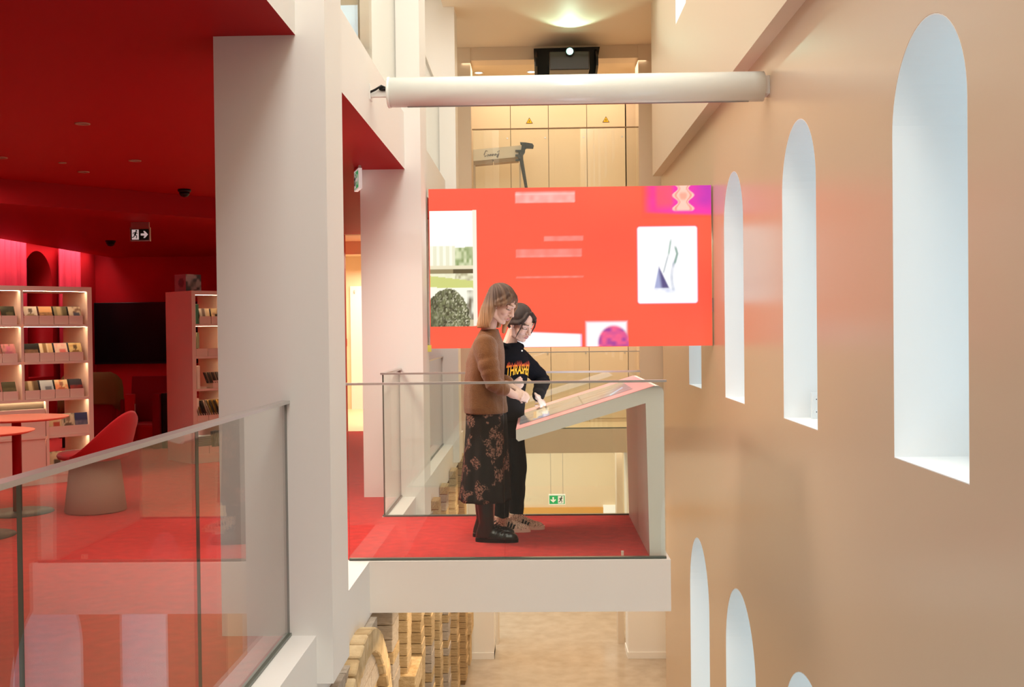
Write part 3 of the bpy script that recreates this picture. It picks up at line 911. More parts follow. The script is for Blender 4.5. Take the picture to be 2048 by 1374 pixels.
ORD = ['first', 'second', 'third', 'fourth', 'fifth', 'sixth', 'seventh', 'eighth', 'ninth', 'tenth', 'eleventh']
def cd(org, lx, ly, lz, desc, pal, label, seed, tilt=-0.36, W=0.122, H=0.125, T=0.011, cat='CD', name='cd_case', group='CDs in the bookcase trays', fig=1.0, yaw=0.0):
    base, blob_c, acc = [tuple(0.82 * q ** 1.15 for q in c_) for c_ in pal]
    nx, ny = 10, 9
    vs, cs, fs = [], [], []
    for j in range(ny + 1):
        for i in range(nx + 1):
            u, v = i / nx, j / ny
            vs.append(((u - 0.5) * W, 0, v * H))
            c = mix(base, acc, (hnoise(u * 5 + seed, v * 4, seed) - 0.55) * 3)
            ty = seed % 4
            if fig and ty == 0:
                if ((u - 0.6) / 0.3) ** 2 + ((v - 0.2) / 0.34) ** 2 < 1: c = mix(c, blob_c, 0.95)
            elif fig and ty == 1:
                if ((u - 0.5) / 0.17) ** 2 + ((v - 0.62) / 0.2) ** 2 < 1: c = mix(c, blob_c, 0.9)
                if ((u - 0.5) / 0.36) ** 2 + ((v - 0.2) / 0.22) ** 2 < 1: c = mix(acc, blob_c, 0.6)
            elif fig and ty == 2:
                c = mix(blob_c, base, 1 if v > 0.55 else 0.25 + 0.5 * hnoise(u * 7, v * 7, seed))
            elif fig:
                c = mix(base, blob_c, 1 if 0.2 < u < 0.55 and v > 0.15 * hnoise(u * 9, 2, seed) else 0)
                if u > 0.62: c = mix(c, acc, 0.8)
            cs.append(c)
    for j in range(ny):
        for i in range(nx):
            a = j * (nx + 1) + i
            fs.append((a, a + 1, a + nx + 2, a + nx + 1))
    n0 = len(vs)
    for y in (0.0006, T):
        for (x, z) in ((-W / 2, 0), (W / 2, 0), (W / 2, H), (-W / 2, H)):
            vs.append((x, y, z)); cs.append(mix((0.03, 0.03, 0.03), base, 0.25))
    fs += [(n0, n0 + 4, n0 + 5, n0 + 1), (n0 + 1, n0 + 5, n0 + 6, n0 + 2), (n0 + 2, n0 + 6, n0 + 7, n0 + 3), (n0 + 3, n0 + 7, n0 + 4, n0), (n0 + 4, n0 + 7, n0 + 6, n0 + 5), (n0, n0 + 1, n0 + 2, n0 + 3)]
    me = bpy.data.meshes.new(name); me.from_pydata(vs, [], fs)
    ca = me.color_attributes.new('Col', 'FLOAT_COLOR', 'POINT')
    for i, c in enumerate(cs): ca.data[i].color = (*c, 1)
    o = link(name, me, 'print', None, local_to_world(org, (lx, ly, lz)), (tilt, 0, TH + yaw))
    return tag(o, label, cat, group)

def behind(org, lx, ly, lz, label, n=2, tilt=-0.46):
    """further CDs leaning behind the front one: same label, nothing tells them apart"""
    for k in range(n):
        c = random.choice([(0.03, 0.02, 0.02), (0.30, 0.18, 0.12), (0.16, 0.03, 0.03), (0.02, 0.02, 0.02), (0.04, 0.05, 0.08)])
        cd(org, lx - 0.009 * (k + 1), ly + 0.016 * k, lz + 0.003, '', (c, c, c), ('first ' if k == 0 else 'second ') + label, k, tilt=tilt, group='CDs standing behind the front ones', fig=0)

WHT, CRM, BLK, BRN = (0.75, 0.66, 0.55), (0.78, 0.60, 0.36), (0.02, 0.018, 0.018), (0.10, 0.055, 0.03)
ORG_L = (-4.353, 10.22)
ORG_R = (-3.722, 11.30)
low_div = -0.44
bl = bookcase(ORG_L, -1.40, 0.0, [-0.66], 'large lit pink-white bookcase of CDs at the left edge of the photo', low=True)
boxo('divider', (-0.455, -0.430, 0, 0.6, 0.10, 0.79), 'shelf', bl)
pan = boxo('door', (-1.355, -0.46, 0.012, 0.03, 0.08, 0.72), 'shelf', bl)
boxo('recess', (-1.355, -0.46, 0.05, 0.07, 0.10, 0.79), 'gap', bl)
rows_L = [
    (1.522, [('pale cover with a dark kneeling figure', (WHT, BRN, CRM)), ('orange cover and a red disc', ((0.75, 0.42, 0.20), (0.05, 0.02, 0.02), (0.6, 0.06, 0.03))),
             ('grey-green landscape cover', ((0.30, 0.24, 0.14), (0.5, 0.38, 0.22), (0.12, 0.10, 0.05))), ('cream, blue and brown cover', ((0.62, 0.50, 0.38), (0.10, 0.11, 0.16), (0.16, 0.07, 0.04)))]),
    (1.169, [('black cover with a pale face', (BLK, (0.5, 0.30, 0.17), (0.10, 0.06, 0.04))), ('beach cover with a white sky', ((0.82, 0.66, 0.45), (0.35, 0.20, 0.09), (0.7, 0.45, 0.22))),
             ('pink and white watercolour cover', ((0.85, 0.62, 0.50), (0.75, 0.22, 0.20), (0.80, 0.45, 0.40))), ('yellow cover with dark ruins', ((0.80, 0.62, 0.30), (0.12, 0.08, 0.05), (0.60, 0.30, 0.10)))]),
    (0.814, [('dark sandy cover with a pale band', ((0.25, 0.16, 0.08), (0.55, 0.42, 0.26), (0.10, 0.06, 0.03))), ('pale blue cover with a small portrait', ((0.48, 0.50, 0.52), (0.16, 0.17, 0.19), (0.60, 0.58, 0.55))),
             ('cream cover with a red-haired portrait', (CRM, (0.30, 0.10, 0.06), (0.75, 0.22, 0.10))), ('dark blue cover with a red triangle', ((0.05, 0.045, 0.06), (0.45, 0.04, 0.02), (0.05, 0.04, 0.06)))]),
]
names_row = ['top', 'second', 'third']
for r, (z, items) in enumerate(rows_L):
    for i, (d, pal) in enumerate(items):
        x = -0.638 + i * 0.1395
        link('tray', TRAY, None, bl, (x, 0.014, z + 0.001))
        xc = x + 0.074
        cd(ORG_L, xc, 0.026, z + 0.060, d, pal, 'CD with %s, %s shelf, left bookcase' % (d, names_row[r]), r * 5 + i + 1, tilt=-0.46)
        if i != 0: behind(ORG_L, xc, 0.044, z + 0.060, 'CD edge behind the CD with %s' % d, 2)
rows_LL = [(1.522, 'dark green leafy cover', ((0.05, 0.05, 0.03), (0.20, 0.18, 0.10), (0.12, 0.12, 0.06))),
           (1.169, 'pink scarf cover', ((0.70, 0.30, 0.30), (0.65, 0.20, 0.32), (0.25, 0.16, 0.10))),
           (0.814, 'dark olive cover', ((0.09, 0.08, 0.04), (0.22, 0.19, 0.10), (0.05, 0.04, 0.03)))]
for r, (z, d, pal) in enumerate(rows_LL):
    for i in range(4):
        x = -1.345 + 0.09 + i * 0.1395
        link('tray', TRAY, None, bl, (x, 0.014, z + 0.001))
    cd(ORG_L, x + 0.068, 0.026, z + 0.060, d, pal, 'CD with %s at the left edge of the photo, %s shelf' % (d, names_row[r]), r + 40, tilt=-0.46)
    cd(ORG_L, x - 0.075, 0.026, z + 0.052, d, (BLK, BRN, (0.3, 0.25, 0.2)), 'black CD cut by the left edge of the photo, %s shelf' % names_row[r], r + 50, tilt=-0.46)
# lower right compartment
for z, items in ((0.459, [('red lettering on cream', (CRM, (0.55, 0.05, 0.03), WHT)), ('busy black and white comic cover', ((0.70, 0.58, 0.42), (0.30, 0.18, 0.12), BLK)), ('dark blue cover with pale towers', ((0.05, 0.06, 0.16), (0.35, 0.30, 0.35), (0.06, 0.06, 0.12)))]),
                 (0.10, [('beige comic cover', ((0.60, 0.48, 0.32), BRN, BLK)), ('grey cover half hidden by the red chair', ((0.35, 0.27, 0.22), BLK, CRM)), ('pale cover behind the red chair back', (WHT, BRN, CRM))])):
    for i, (d, pal) in enumerate(items):
        x = -0.425 + i * 0.1265
        link('tray', TRAY, None, bl, (x, 0.014, z + 0.001))
        cd(ORG_L, x + 0.066, 0.026, z + 0.052, d, pal, 'comic with %s, lower right compartment, left bookcase' % d, i + 60 + int(z * 9), tilt=-0.16, W=0.125, H=0.15, cat='book', name='comic_book', group='comic books in the left bookcase')
        behind(ORG_L, x + 0.064, 0.045, z + 0.052, 'comic edge behind the comic with %s' % d, 1, -0.16)

br = bookcase(ORG_R, 0.0, 0.95, [0.40], 'narrow-looking pink-white bookcase partly hidden by the near white column')
for z in (1.522, 1.169, 0.459, 0.10):
    for i in range(3 if z == 1.169 else 2):
        x = (0.10 if z > 1.3 else 0.055) + i * 0.14
        if x + 0.134 < 0.40: link('tray', TRAY, None, br, (x, 0.014, z + 0.001))
link('tray', TRAY, None, br, (0.25, 0.014, 0.815))
def book(x, z, w_, d_, h, m, label, group=None, tilt=0.0, cat='book', name='book'):
    g = G(); g.box(-w_ / 2, w_ / 2, 0, d_, 0, h)
    pages = G(); pages.box(-w_ / 2 + 0.003, w_ / 2 - 0.003, 0.004, d_ + 0.0015, 0.003, h + 0.0015)
    o = link(name, g.mesh(name), m, None, local_to_world(ORG_R, (x, 0.03, z)), (0, tilt, TH))
    link('pages', pages.mesh('pages'), 'card', o)
    return tag(o, label, cat, group)
gm, gm2 = mat('green_book', (0.10, 0.36, 0.22), 0.5), mat('pale_green_book', (0.42, 0.52, 0.30), 0.5)
book(0.063, 1.523, 0.022, 0.16, 0.21, gm, 'tall green book on the top shelf of the right bookcase, left one of two')
book(0.088, 1.523, 0.020, 0.16, 0.215, gm, 'tall green book on the top shelf of the right bookcase, right one of two')
book(0.085, 1.258, 0.03, 0.12, 0.17, gm2, 'pale green book standing in a tray on the second shelf of the right bookcase')
book(0.085, 0.815, 0.035, 0.14, 0.25, 'card', 'white upright binder on the third shelf of the right bookcase')
book(0.070, 0.52, 0.03, 0.14, 0.19, 'card', 'white upright book at the left end of the fourth shelf of the right bookcase')
cd(ORG_R, 0.175, 0.026, 1.574, '', (WHT, (0.25, 0.18, 0.15), CRM), 'CD with pale landscape cover on the top shelf of the right bookcase', 71, tilt=-0.3)
behind(ORG_R, 0.165, 0.046, 1.574, 'dark CD edge behind the pale landscape CD of the right bookcase', 1)
cd(ORG_R, 0.315, 0.026, 1.574, '', (CRM, BLK, (0.4, 0.25, 0.2)), 'CD with a man in a black suit on the top shelf of the right bookcase', 72, tilt=-0.3)
behind(ORG_R, 0.300, 0.046, 1.574, 'dark CD edge behind the CD with a man in a black suit', 1)
for k in range(7):
    c = [(0.05, 0.03, 0.03), (0.45, 0.25, 0.18), (0.03, 0.03, 0.03), (0.3, 0.2, 0.14)][k % 4]
    o = cd(ORG_R, 0.225 + k * 0.024, 0.05, 0.875, '', (c, c, (0.6, 0.45, 0.3)), 'leaning CD in the cream box of the right bookcase, %s from the left' % ORD[k], k, tilt=0.0, group='CDs leaning in the cream box', fig=0)
    o.rotation_euler = (-0.35, 0, TH + 0.75)
for k in range(11):
    c = [(0.75, 0.62, 0.48), (0.04, 0.03, 0.03), (0.70, 0.50, 0.40), (0.5, 0.28, 0.05), (0.08, 0.05, 0.03)][(k * 3) % 5 if k < 7 else 3 + k % 2]
    o = cd(ORG_R, 0.125 + k * 0.026, 0.05, 0.525, '', (c, c, (0.05, 0.03, 0.02)), 'leaning comic on the fourth shelf of the right bookcase, %s from the left' % ORD[k], k + 3, tilt=0.0, W=0.14, H=0.17, cat='book', name='comic_book', group='leaning comics on the fourth shelf', fig=0)
    o.rotation_euler = (-0.35, 0, TH + 0.75)
for k in range(6):
    o = cd(ORG_R, 0.07 + 0.001 * k, 0.07, 0.16 + k * 0.022, '', ((0.45, 0.55, 0.62), (0.7, 0.7, 0.66), (0.5, 0.6, 0.66)), 'flat pale blue album on the bottom shelf of the right bookcase, %s from the bottom' % ORD[k], k, tilt=0.0, W=0.2, H=0.16, T=0.02, cat='book', name='comic_album', group='stacked blue albums', fig=0)
    o.location = local_to_world(ORG_R, (0.165, 0.04, 0.185 + k * 0.021)); o.rotation_euler = (-PI / 2, 0, TH)
for k in range(6):
    o = cd(ORG_R, 0.285 + k * 0.018, 0.05, 0.17, '', ((0.05, 0.07, 0.10), (0.4, 0.4, 0.4), (0.6, 0.6, 0.58)), 'upright speckled comic beside the blue albums, %s from the left' % ORD[k], k + 9, tilt=0.0, W=0.14, H=0.17, cat='book', name='comic_book', group='speckled comics on the bottom shelf', fig=0)
    o.rotation_euler = (-0.1, 0, TH + 0.7)
# photo cube on top
def cube_face(u, v):
    k = hnoise(u * 5, v * 6, 3)
    c = mix((0.05, 0.04, 0.04), (0.42, 0.34, 0.32), (k - 0.35) * 3)
    return c
t = thing('photo_box', 'square box printed with grey photographs on top of the right bookcase', 'box', local_to_world(ORG_R, (0.02, 0.16, HB + 0.001)), TH + 0.15)
boxo('body', (0, 0.20, 0, 0.20, 0, 0.185), mat('grey_pink_card', (0.30, 0.20, 0.20), 0.6), t)
picture('print', 0.20, 0.185, 16, 15, cube_face, 'print', t, Matrix.Translation((0, -0.001, 0)))
picture('print', 0.20, 0.185, 16, 15, lambda u, v: mix((0.36, 0.22, 0.22), (0.10, 0.06, 0.07), 1 if ((u - 0.6) / 0.25) ** 2 + ((v - 0.5) / 0.3) ** 2 < 1 else hnoise(u * 4, v * 4) * 0.4), 'print', t,
        Matrix.Translation((-0.001, 0.20, 0)) @ Matrix.Rotation(-PI / 2, 4, 'Z'))

# wall television
t = thing('television', 'large black flat television on the dark red back wall', 'television', (-5.842, 15.8, 1.435))
boxo('casing', (-0.83, 0.83, -0.07, -0.01, -0.465, 0.465), 'black', t, bevel=0.006)
boxo('display', (-0.815, 0.815, -0.072, -0.069, -0.435, 0.45), 'tvscreen', t)
boxo('mount', (-0.3, 0.3, -0.011, 0.0, -0.2, 0.2), 'darkmetal', t)

# round tables
def round_table(x, y, z, r, label):
    t = thing('round_table', label, 'table', (x, y, 0))
    g = G(); g.lathe([(0.001, z - 0.018), (r - 0.03, z - 0.018), (r, z - 0.006), (r, z), (0.001, z)], 64)
    for f in g.bm.faces: f.smooth = False
    link('tabletop', g.mesh('tabletop'), 'redtop', t)
    g = G(); g.lathe([(0.035, 0.012), (0.035, z - 0.019)], 24)
    link('post', g.mesh('post'), 'redwall', t)
    g = G(); g.lathe([(0.001, 0.002), (0.27, 0.002), (0.265, 0.010), (0.04, 0.016), (0.001, 0.016)], 48)
    link('base', g.mesh('base'), 'darkmetal', t)
round_table(-4.16, 8.30, 0.765, 0.39, 'round red cafe table on a red post, the farther and taller one')
round_table(-3.98, 7.32, 0.745, 0.40, 'round red cafe table at the left edge, the nearer one')

# red swivel chair on a felt cone
t = thing('lounge_chair', 'red felt tub chair on a beige conical base in front of the left bookcase', 'chair', (-3.555, 8.36, 0), math.radians(168))
g = G(); g.lathe([(0.001, 0.004), (0.232, 0.004), (0.236, 0.012), (0.19, 0.41), (0.001, 0.41)], 48)
link('base', g.mesh('base'), 'greyfelt', t)
g = G()
rings = []
n = 33
def shell(k, off):
    r = []
    for i in range(n):
        ph = math.radians(-100 + 200 * i / (n - 1))
        hmax = 0.465 + 0.345 * (0.5 + 0.5 * math.cos(max(-PI, min(PI, ph * 1.75)))) ** 0.85
        z = 0.44 + (hmax - 0.44) * k
        rr = 0.245 + 0.075 * k * math.cos(ph / 2.2) + off
        e = 1.0 - 0.12 * (1 - math.cos(ph)) * 0
        r.append((-rr * math.cos(ph) * e - 0.02, rr * math.sin(ph), z))
    return r
seq = [shell(k, 0.0) for k in (0, .25, .5, .75, .95)] + [shell(1.0, -0.012)] + [shell(k, -0.035) for k in (0.96, .75, .5, .25, 0)]
R = [[g.bm.verts.new(p) for p in r] for r in seq]
for i in range(len(R)):
    a, b = R[i], R[(i + 1) % len(R)]
    for j in range(n - 1):
        f = g.bm.faces.new((a[j], a[j + 1], b[j + 1], b[j])); f.smooth = True
g.bm.faces.new([r[0] for r in R]); g.bm.faces.new([r[-1] for r in R][::-1])
link('backrest', g.mesh('backrest'), 'redfab', t)
g = G()
g.loft([[((0.30 if math.cos(a) > 0 else 0.245) * k * math.cos(a) - 0.0, 0.245 * k * math.sin(a), z) for a in [2 * PI * j / 40 for j in range(40)]]
        for k, z in ((0.7, 0.411), (0.98, 0.43), (1.02, 0.455), (0.97, 0.475), (0.6, 0.480), (0.05, 0.478))])
link('seat', g.mesh('seat'), 'redfab', t)

# dark lounge furniture at the back
t = thing('armchair', 'dark armchair with a brown coat thrown over its back, between the bookcases', 'armchair', (-5.63, 13.25, 0), 0.1)
boxo('seat', (-0.36, 0.36, -0.05, 0.6, 0.12, 0.42), 'darkred', t, bevel=0.05)
boxo('backrest', (-0.36, 0.34, -0.22, -0.06, 0.12, 0.90), 'darkred', t, bevel=0.06)
for s_ in (-1, 1):
    boxo('armrest', (s_ * 0.36 - 0.06, s_ * 0.36 + 0.06, -0.2, 0.6, 0.12, 0.60), 'darkred', t, bevel=0.04)
for sx in (-0.33, 0.33):
    for sy in (-0.15, 0.55):
        boxo('leg', (sx - 0.02, sx + 0.02, sy - 0.02, sy + 0.02, 0.002, 0.13), 'black', t)
g = G()
rings = []
nn = 60
for k, z in enumerate((0.50, 0.56, 0.64, 0.74, 0.84, 0.91, 0.945)):
    tp = (0, 0, 0, 0, 0.01, 0.045, 0.085)[k]
    r = []
    for j in range(nn):
        a = 2 * PI * j / nn
        ca, sa = math.cos(a), math.sin(a)
        f = 0.010 * math.sin(a * 11) * (1 - k / 7)
        ex = (0.385 - tp * 1.6) * (abs(ca) ** 0.45) * (1 if ca > 0 else -1)
        ey = (0.125 - tp) * (abs(sa) ** 0.45) * (1 if sa > 0 else -1)
        zz = z + (0.06 * math.sin(ca * 3 + 1) if k == 0 else 0)
        r.append((ex + f, -0.14 + ey + (f if sa < 0 else 0), zz))
    rings.append(r)
g.loft(rings)
coat = tag(link('coat', g.mesh('coat'), 'brown', None, (-5.63, 13.25, 0), (0, 0, 0.1)), 'brown wool coat draped over the dark armchair back', 'coat')
t = thing('booth_sofa', 'dark red sofa with a high tilted back beside the coat-covered armchair', 'sofa', (-4.98, 13.45, 0))
g = G(); g.prism([(-0.10, 0.2), (0.0, 0.2), (0.07, 0.875), (-0.0, 0.875)], 'x', -0.24, 0.22); link('backrest', g.mesh('backrest'), 'darkred', t)
boxo('seat', (-0.24, 0.25, -0.55, -0.06, 0.10, 0.30), 'redwall', t, bevel=0.03)
boxo('armrest', (-0.10, 0.02, -0.62, -0.56, 0.0, 0.68), 'redwall', t, bevel=0.01)
boxo('armrest', (0.24, 0.33, -0.62, 0.05, 0.0, 0.68), 'darkred', t, bevel=0.01)
g = G(); g.tube([(-0.03, -0.6, 0.50), (0.02, -0.60, 0.50)], 0.006, 8); g.box(0.02, 0.03, -0.61, -0.59, 0.46, 0.56)
link('reading_lamp', g.mesh('reading_lamp'), 'metal', t)
t = thing('side_cabinet', 'low red cabinet with a black edge beside the right bookcase, left of it', 'cabinet', (-4.42, 12.9, 0))
boxo('body', (-0.12, 0.22, 0, 0.4, 0, 0.66), 'redwall', t, bevel=0.006)
boxo('black_post', (-0.22, -0.121, -0.01, 0.4, 0, 0.68), 'black', t)
# white tag hook on the back side of the right bookcase
# side hall: door, fire button, lamp
d = tag(boxo('door_1', (-3.38, -2.6, 19.14, 19.19, 0.0, 2.25), 'doorwhite'), None, None, None, 'structure')
g = G(); g.tube([(-3.30, 19.12, 2.12), (-3.30, 19.12, 2.17)], 0.01, 8); link('door_closer', g.mesh('door_closer'), 'metal', d)
t = thing('fire_button', 'red square fire alarm button on the cream hall wall by the white door', 'alarm', (-3.52, 19.2, 1.22))
boxo('case', (-0.06, 0.06, -0.04, 0.0, -0.07, 0.07), mat('alarm_red', (0.7, 0.03, 0.02), 0.4), t)
boxo('button', (-0.03, 0.03, -0.045, -0.039, -0.035, 0.03), 'card', t)
struct('ceiling_hall', (-4.4, -1.6, 14.95, 19.2, 2.795, 2.85), 'cream')
t = thing('ceiling_lamp', 'round lamp on the cream hall ceiling behind the near white column', 'lamp', (-2.95, 17.2, 2.794))
g = G(); g.lathe([(0.3, 0), (0.3, -0.05), (0.001, -0.055)], 32); link('shade', g.mesh('shade'), 'lamp', t)
g = G(); g.lathe([(0.33, -0.0005), (0.33, -0.03), (0.301, -0.03), (0.301, -0.0005)], 32); link('ring', g.mesh('ring'), 'darkmetal', t)

# ------------------------------------------------------------------ kiosk
KA = math.atan2(0.260, 0.843)
t = thing('kiosk', 'white angular information kiosk with a sloping touch screen on the balcony', 'kiosk', (0.74, 7.22, 0))
OFF = (-0.74, -7.22, 0)
prof = [(-0.128, 0.797), (0.735, 1.0632)]
for i in range(7):
    a = math.radians(105 - 105 * i / 6)
    prof.append((0.745 + 0.043 * math.cos(a), 1.021 + 0.043 * math.sin(a)))
prof += [(0.788, 0.003), (0.692, 0.003), (0.676, 0.957), (-0.113, 0.727), (-0.128, 0.742)]
g = G(); g.prism(prof, 'y', 6.505, 7.945)
link('body', g.mesh('body'), 'kiosk', t, OFF)
ca, sa = math.cos(KA), math.sin(KA)
KMX = Matrix(((ca, sa, 0, -0.128), (0, 0, 1, 6.505), (sa, -ca, 0, 0.797), (0, 0, 0, 1)))
pinkm = mat('pink_display_border', (0.85, 0.42, 0.42), 0.3, 0.4)
g = G(); g.box(0.0, 0.900, -0.0025, -0.0005, 0.0, 1.44, KMX)
link('top_panel', g.mesh('top_panel'), pinkm, t, OFF)
def disp(u, v):
    c = mix(srgb(140, 118, 106), srgb(192, 168, 152), hnoise(u * 5, v * 26, 3))
    c = mix(c, srgb(160, 165, 175), 0.4 * hnoise(u * 9, v * 9, 8))
    if abs(u - 0.565) < 0.004: c = srgb(95, 88, 84)
    if abs(v - 0.08 - 2.3 * (u - 0.81)) < 0.05 and 0.80 < u < 0.95: c = srgb(190, 220, 245)
    if 0.124 < u < 0.267 and 0.02 < v < 0.78:
        c = srgb(232, 220, 188)
        if u < 0.15: c = srgb(205, 165, 115)
        if v < 0.02 + 0.34 * hnoise(u * 40, 0, 2) * (1.6 if u > 0.2 else 0.8): c = srgb(120, 150, 195)
    return c
picture('display', 0.765, 0.894, 110, 60, disp, 'kiosk_pic', t, Matrix.Translation(OFF) @ KMX @ Matrix.Translation((0.02, -0.0045, 0.256)))
g = G(); g.box(0.6915, 0.6925, 6.53, 7.92, 0.83, 0.836); link('joint', g.mesh('joint'), 'gap', t, OFF)
tag(boxo('floor_spot', (0.21, 0.225, -0.01, 0.01, 0.001, 0.03), 'card', loc=(0.31, 6.56, 0)), 'tiny white clip on the red carpet before the kiosk leg', 'clip')

# ------------------------------------------------------------------ stone arcade under the reading room
arc = thing('stone_arcade', 'old sandstone arcade of arches and piers under the left storey', 'arcade', (-1.3, 9.0, -3.27))
AO = Vector((1.3, -9.0, 3.27))
boxo('backing_wall', (-1.72, -1.50, 4.4, 14.9, -3.27, -0.345), 'stone', arc, loc=AO)
g = G(); g.box(-0.5, 0.5, -0.5, 0.5, -0.5, 0.5)
bmesh.ops.bevel(g.bm, geom=g.bm.edges[:], offset=0.014, segments=1, affect='EDGES')
US = {}
me0 = g.mesh('stone')
for k in ('stone', 'stone2', 'stone3'):
    me = me0.copy(); me.materials.append(M[k]); US[k] = me
rs = random.Random(3)
def stone(x0, x1, y0, y1, z0, z1, k):
    o = bpy.data.objects.new('stone', US[k]); COL.objects.link(o); o.parent = arc
    j = lambda a: rs.uniform(-a, a) * 0.5
    o.location = Vector(((x0 + x1) / 2 + j(0.004), (y0 + y1) / 2 + j(0.004), (z0 + z1) / 2)) + AO
    o.scale = (x1 - x0, y1 - y0, z1 - z0)
    return o
piers = [(6.86, 0.30, ('stone', 'stone3')), (7.64, 0.24, ('stone2', 'stone2')), (8.55, 0.24, ('stone', 'stone2')), (9.35, 0.26, ('stone', 'stone3')), (10.17, 0.26, ('stone2', 'stone')), (11.08, 0.3, ('stone', 'stone3')), (12.33, 0.34, ('stone2', 'stone')), (13.8, 0.34, ('stone', 'stone'))]
for (y, wd, ks) in piers:
    boxo('pier_core', (-1.50, -0.985, y + 0.015, y + wd - 0.015, -3.27, -0.35), 'mortar', arc, loc=AO)
    zmin = 1.42 - 0.352 * (y + wd)
    z = -0.238 if y > 9 else -0.345
    i = 0
    while z > max(zmin, -3.2):
        h = rs.uniform(0.078, 0.098)
        xi = -1.05 if z > -0.33 else -1.36
        stone(xi + 0.013 if z > -0.33 else xi, -0.96 + rs.uniform(-0.006, 0.006), y, y + wd, z - h + 0.006, z, rs.choice(ks))
        z -= h
        i += 1
# impost blocks
stone(-1.3, -0.90, 7.58, 8.05, -1.24, -1.09, 'stone2')
stone(-1.3, -0.94, 7.60, 7.98, -1.33, -1.25, 'stone2')
stone(-1.3, -0.92, 14.3, 14.75, -2.75, -2.45, 'stone2')
stone(-1.3, -0.95, 14.4, 14.7, -3.2, -2.76, 'stone2')
# grey spandrel courses beside the nearest arch
z = -0.345
while z > -1.0:
    y = 4.7
    while y < 6.3:
        L = rs.uniform(0.3, 0.5)
        stone(-1.35, -1.0, y, y + L - 0.01, z - 0.125, z, 'stone3')
        y += L
    z -= 0.134
def wedge(name, r0, r1, x0, x1, da, k):
    g = G()
    a = da / 2 - 0.008 / r1
    pts = [(r0 * math.sin(-a), r0 * math.cos(a)), (r0 * math.sin(a), r0 * math.cos(a)), (r1 * math.sin(a), r1 * math.cos(a)), (r1 * math.sin(-a), r1 * math.cos(a))]
    g.prism(pts, 'x', x0, x1)
    bmesh.ops.bevel(g.bm, geom=g.bm.edges[:], offset=0.008, segments=1, affect='EDGES')
    me = g.mesh(name); me.materials.append(M[k])
    return me
def ring(yc, zc, r0, r1, x0, x1, n, ks, a0=-1.62, a1=1.62):
    da = (a1 - a0) / n
    mm = [wedge('voussoir', r0, r1, x0 + 1.3, x1 + 1.3, da, k) for k in ks]
    for i in range(n):
        o = bpy.data.objects.new('stone', mm[i % len(mm)]); COL.objects.link(o); o.parent = arc
        o.location = Vector((-1.3 + rs.uniform(-0.004, 0.004), yc, zc)) + AO
        o.rotation_euler = (-(a0 + da * (i + 0.5)), 0, 0)
YC, ZC = 5.86, -1.28
ring(YC, ZC, 0.86, 1.0, -1.40, -0.955, 22, ('stone2', 'stone2', 'stone'))
ring(YC, ZC, 0.72, 0.85, -1.45, -1.02, 20, ('stone2', 'stone'))
ring(YC, ZC, 0.59, 0.71, -1.48, -1.09, 18, ('stone2', 'stone2'))
for (yc, R_) in ((8.2, 0.36), (8.96, 0.36), (9.76, 0.34), (10.62, 0.40), (11.70, 0.52), (13.1, 0.60)):
    ring(yc, -0.36 - R_ - 0.1, R_ - 0.13, R_, -1.45, -1.06, 11, ('stone2', 'stone', 'stone3'))
    ring(yc, -0.36 - R_ - 0.1, R_ - 0.24, R_ - 0.14, -1.48, -1.14, 9, ('stone2', 'stone'))

# ------------------------------------------------------------------ people
def rotm(pitch=0.0, yaw=0.0, roll=0.0):
    """head frame: x forward, y left, z up; pitch bows forward, yaw turns left, roll tips to the left"""
    return Matrix.Rotation(yaw, 4, 'Z') @ Matrix.Rotation(pitch, 4, 'Y') @ Matrix.Rotation(-roll, 4, 'X')

def head_shapes(g, mx):
    g.ell((-0.012, 0, 0.038), (0.094, 0.073, 0.086), mx, 24, 16)
    g.ell((0.030, 0, -0.020), (0.060, 0.060, 0.082), mx, 24, 16)
    g.ell((0.040, 0, -0.062), (0.048, 0.045, 0.050), mx, 20, 14)
    g.ell((0.066, 0, -0.103), (0.022, 0.024, 0.017), mx)
    for s in (-1, 1):
        g.tube([(0.0, s * 0.056, -0.045), (0.012, s * 0.052, -0.082), (0.060, s * 0.020, -0.105)], [0.018, 0.018, 0.014], 12, mx)
        g.ell((0.056, s * 0.036, -0.030), (0.030, 0.024, 0.026), mx)
        g.tube([(0.072, s * 0.048, 0.020), (0.086, s * 0.026, 0.026), (0.088, 0, 0.022)], [0.010, 0.011, 0.010], 10, mx)
        g.ell((0.075, s * 0.030, 0.002), (0.014, 0.017, 0.013), mx)
        g.ell((0.099, s * 0.0105, -0.040), (0.011, 0.0085, 0.008), mx)
        g.ell((-0.004, s * 0.074, -0.008), (0.018, 0.009, 0.030), mx, rot=Euler((0, -0.25, 0)))
    g.tube([(0.088, 0, 0.018), (0.100, 0, -0.012), (0.112, 0, -0.034)], [0.0085, 0.0095, 0.0115], 12, mx)
    g.ell((0.086, 0, -0.068), (0.014, 0.026, 0.017), mx)
    g.tube([(0.087, -0.022, -0.0675), (0.0985, -0.006, -0.063), (0.0985, 0.006, -0.063), (0.087, 0.022, -0.0675)], [0.003, 0.0058, 0.0058, 0.003], 10, mx)
    g.tube([(0.087, -0.020, -0.0710), (0.0965, 0, -0.0755), (0.087, 0.020, -0.0710)], [0.003, 0.0068, 0.003], 10, mx)

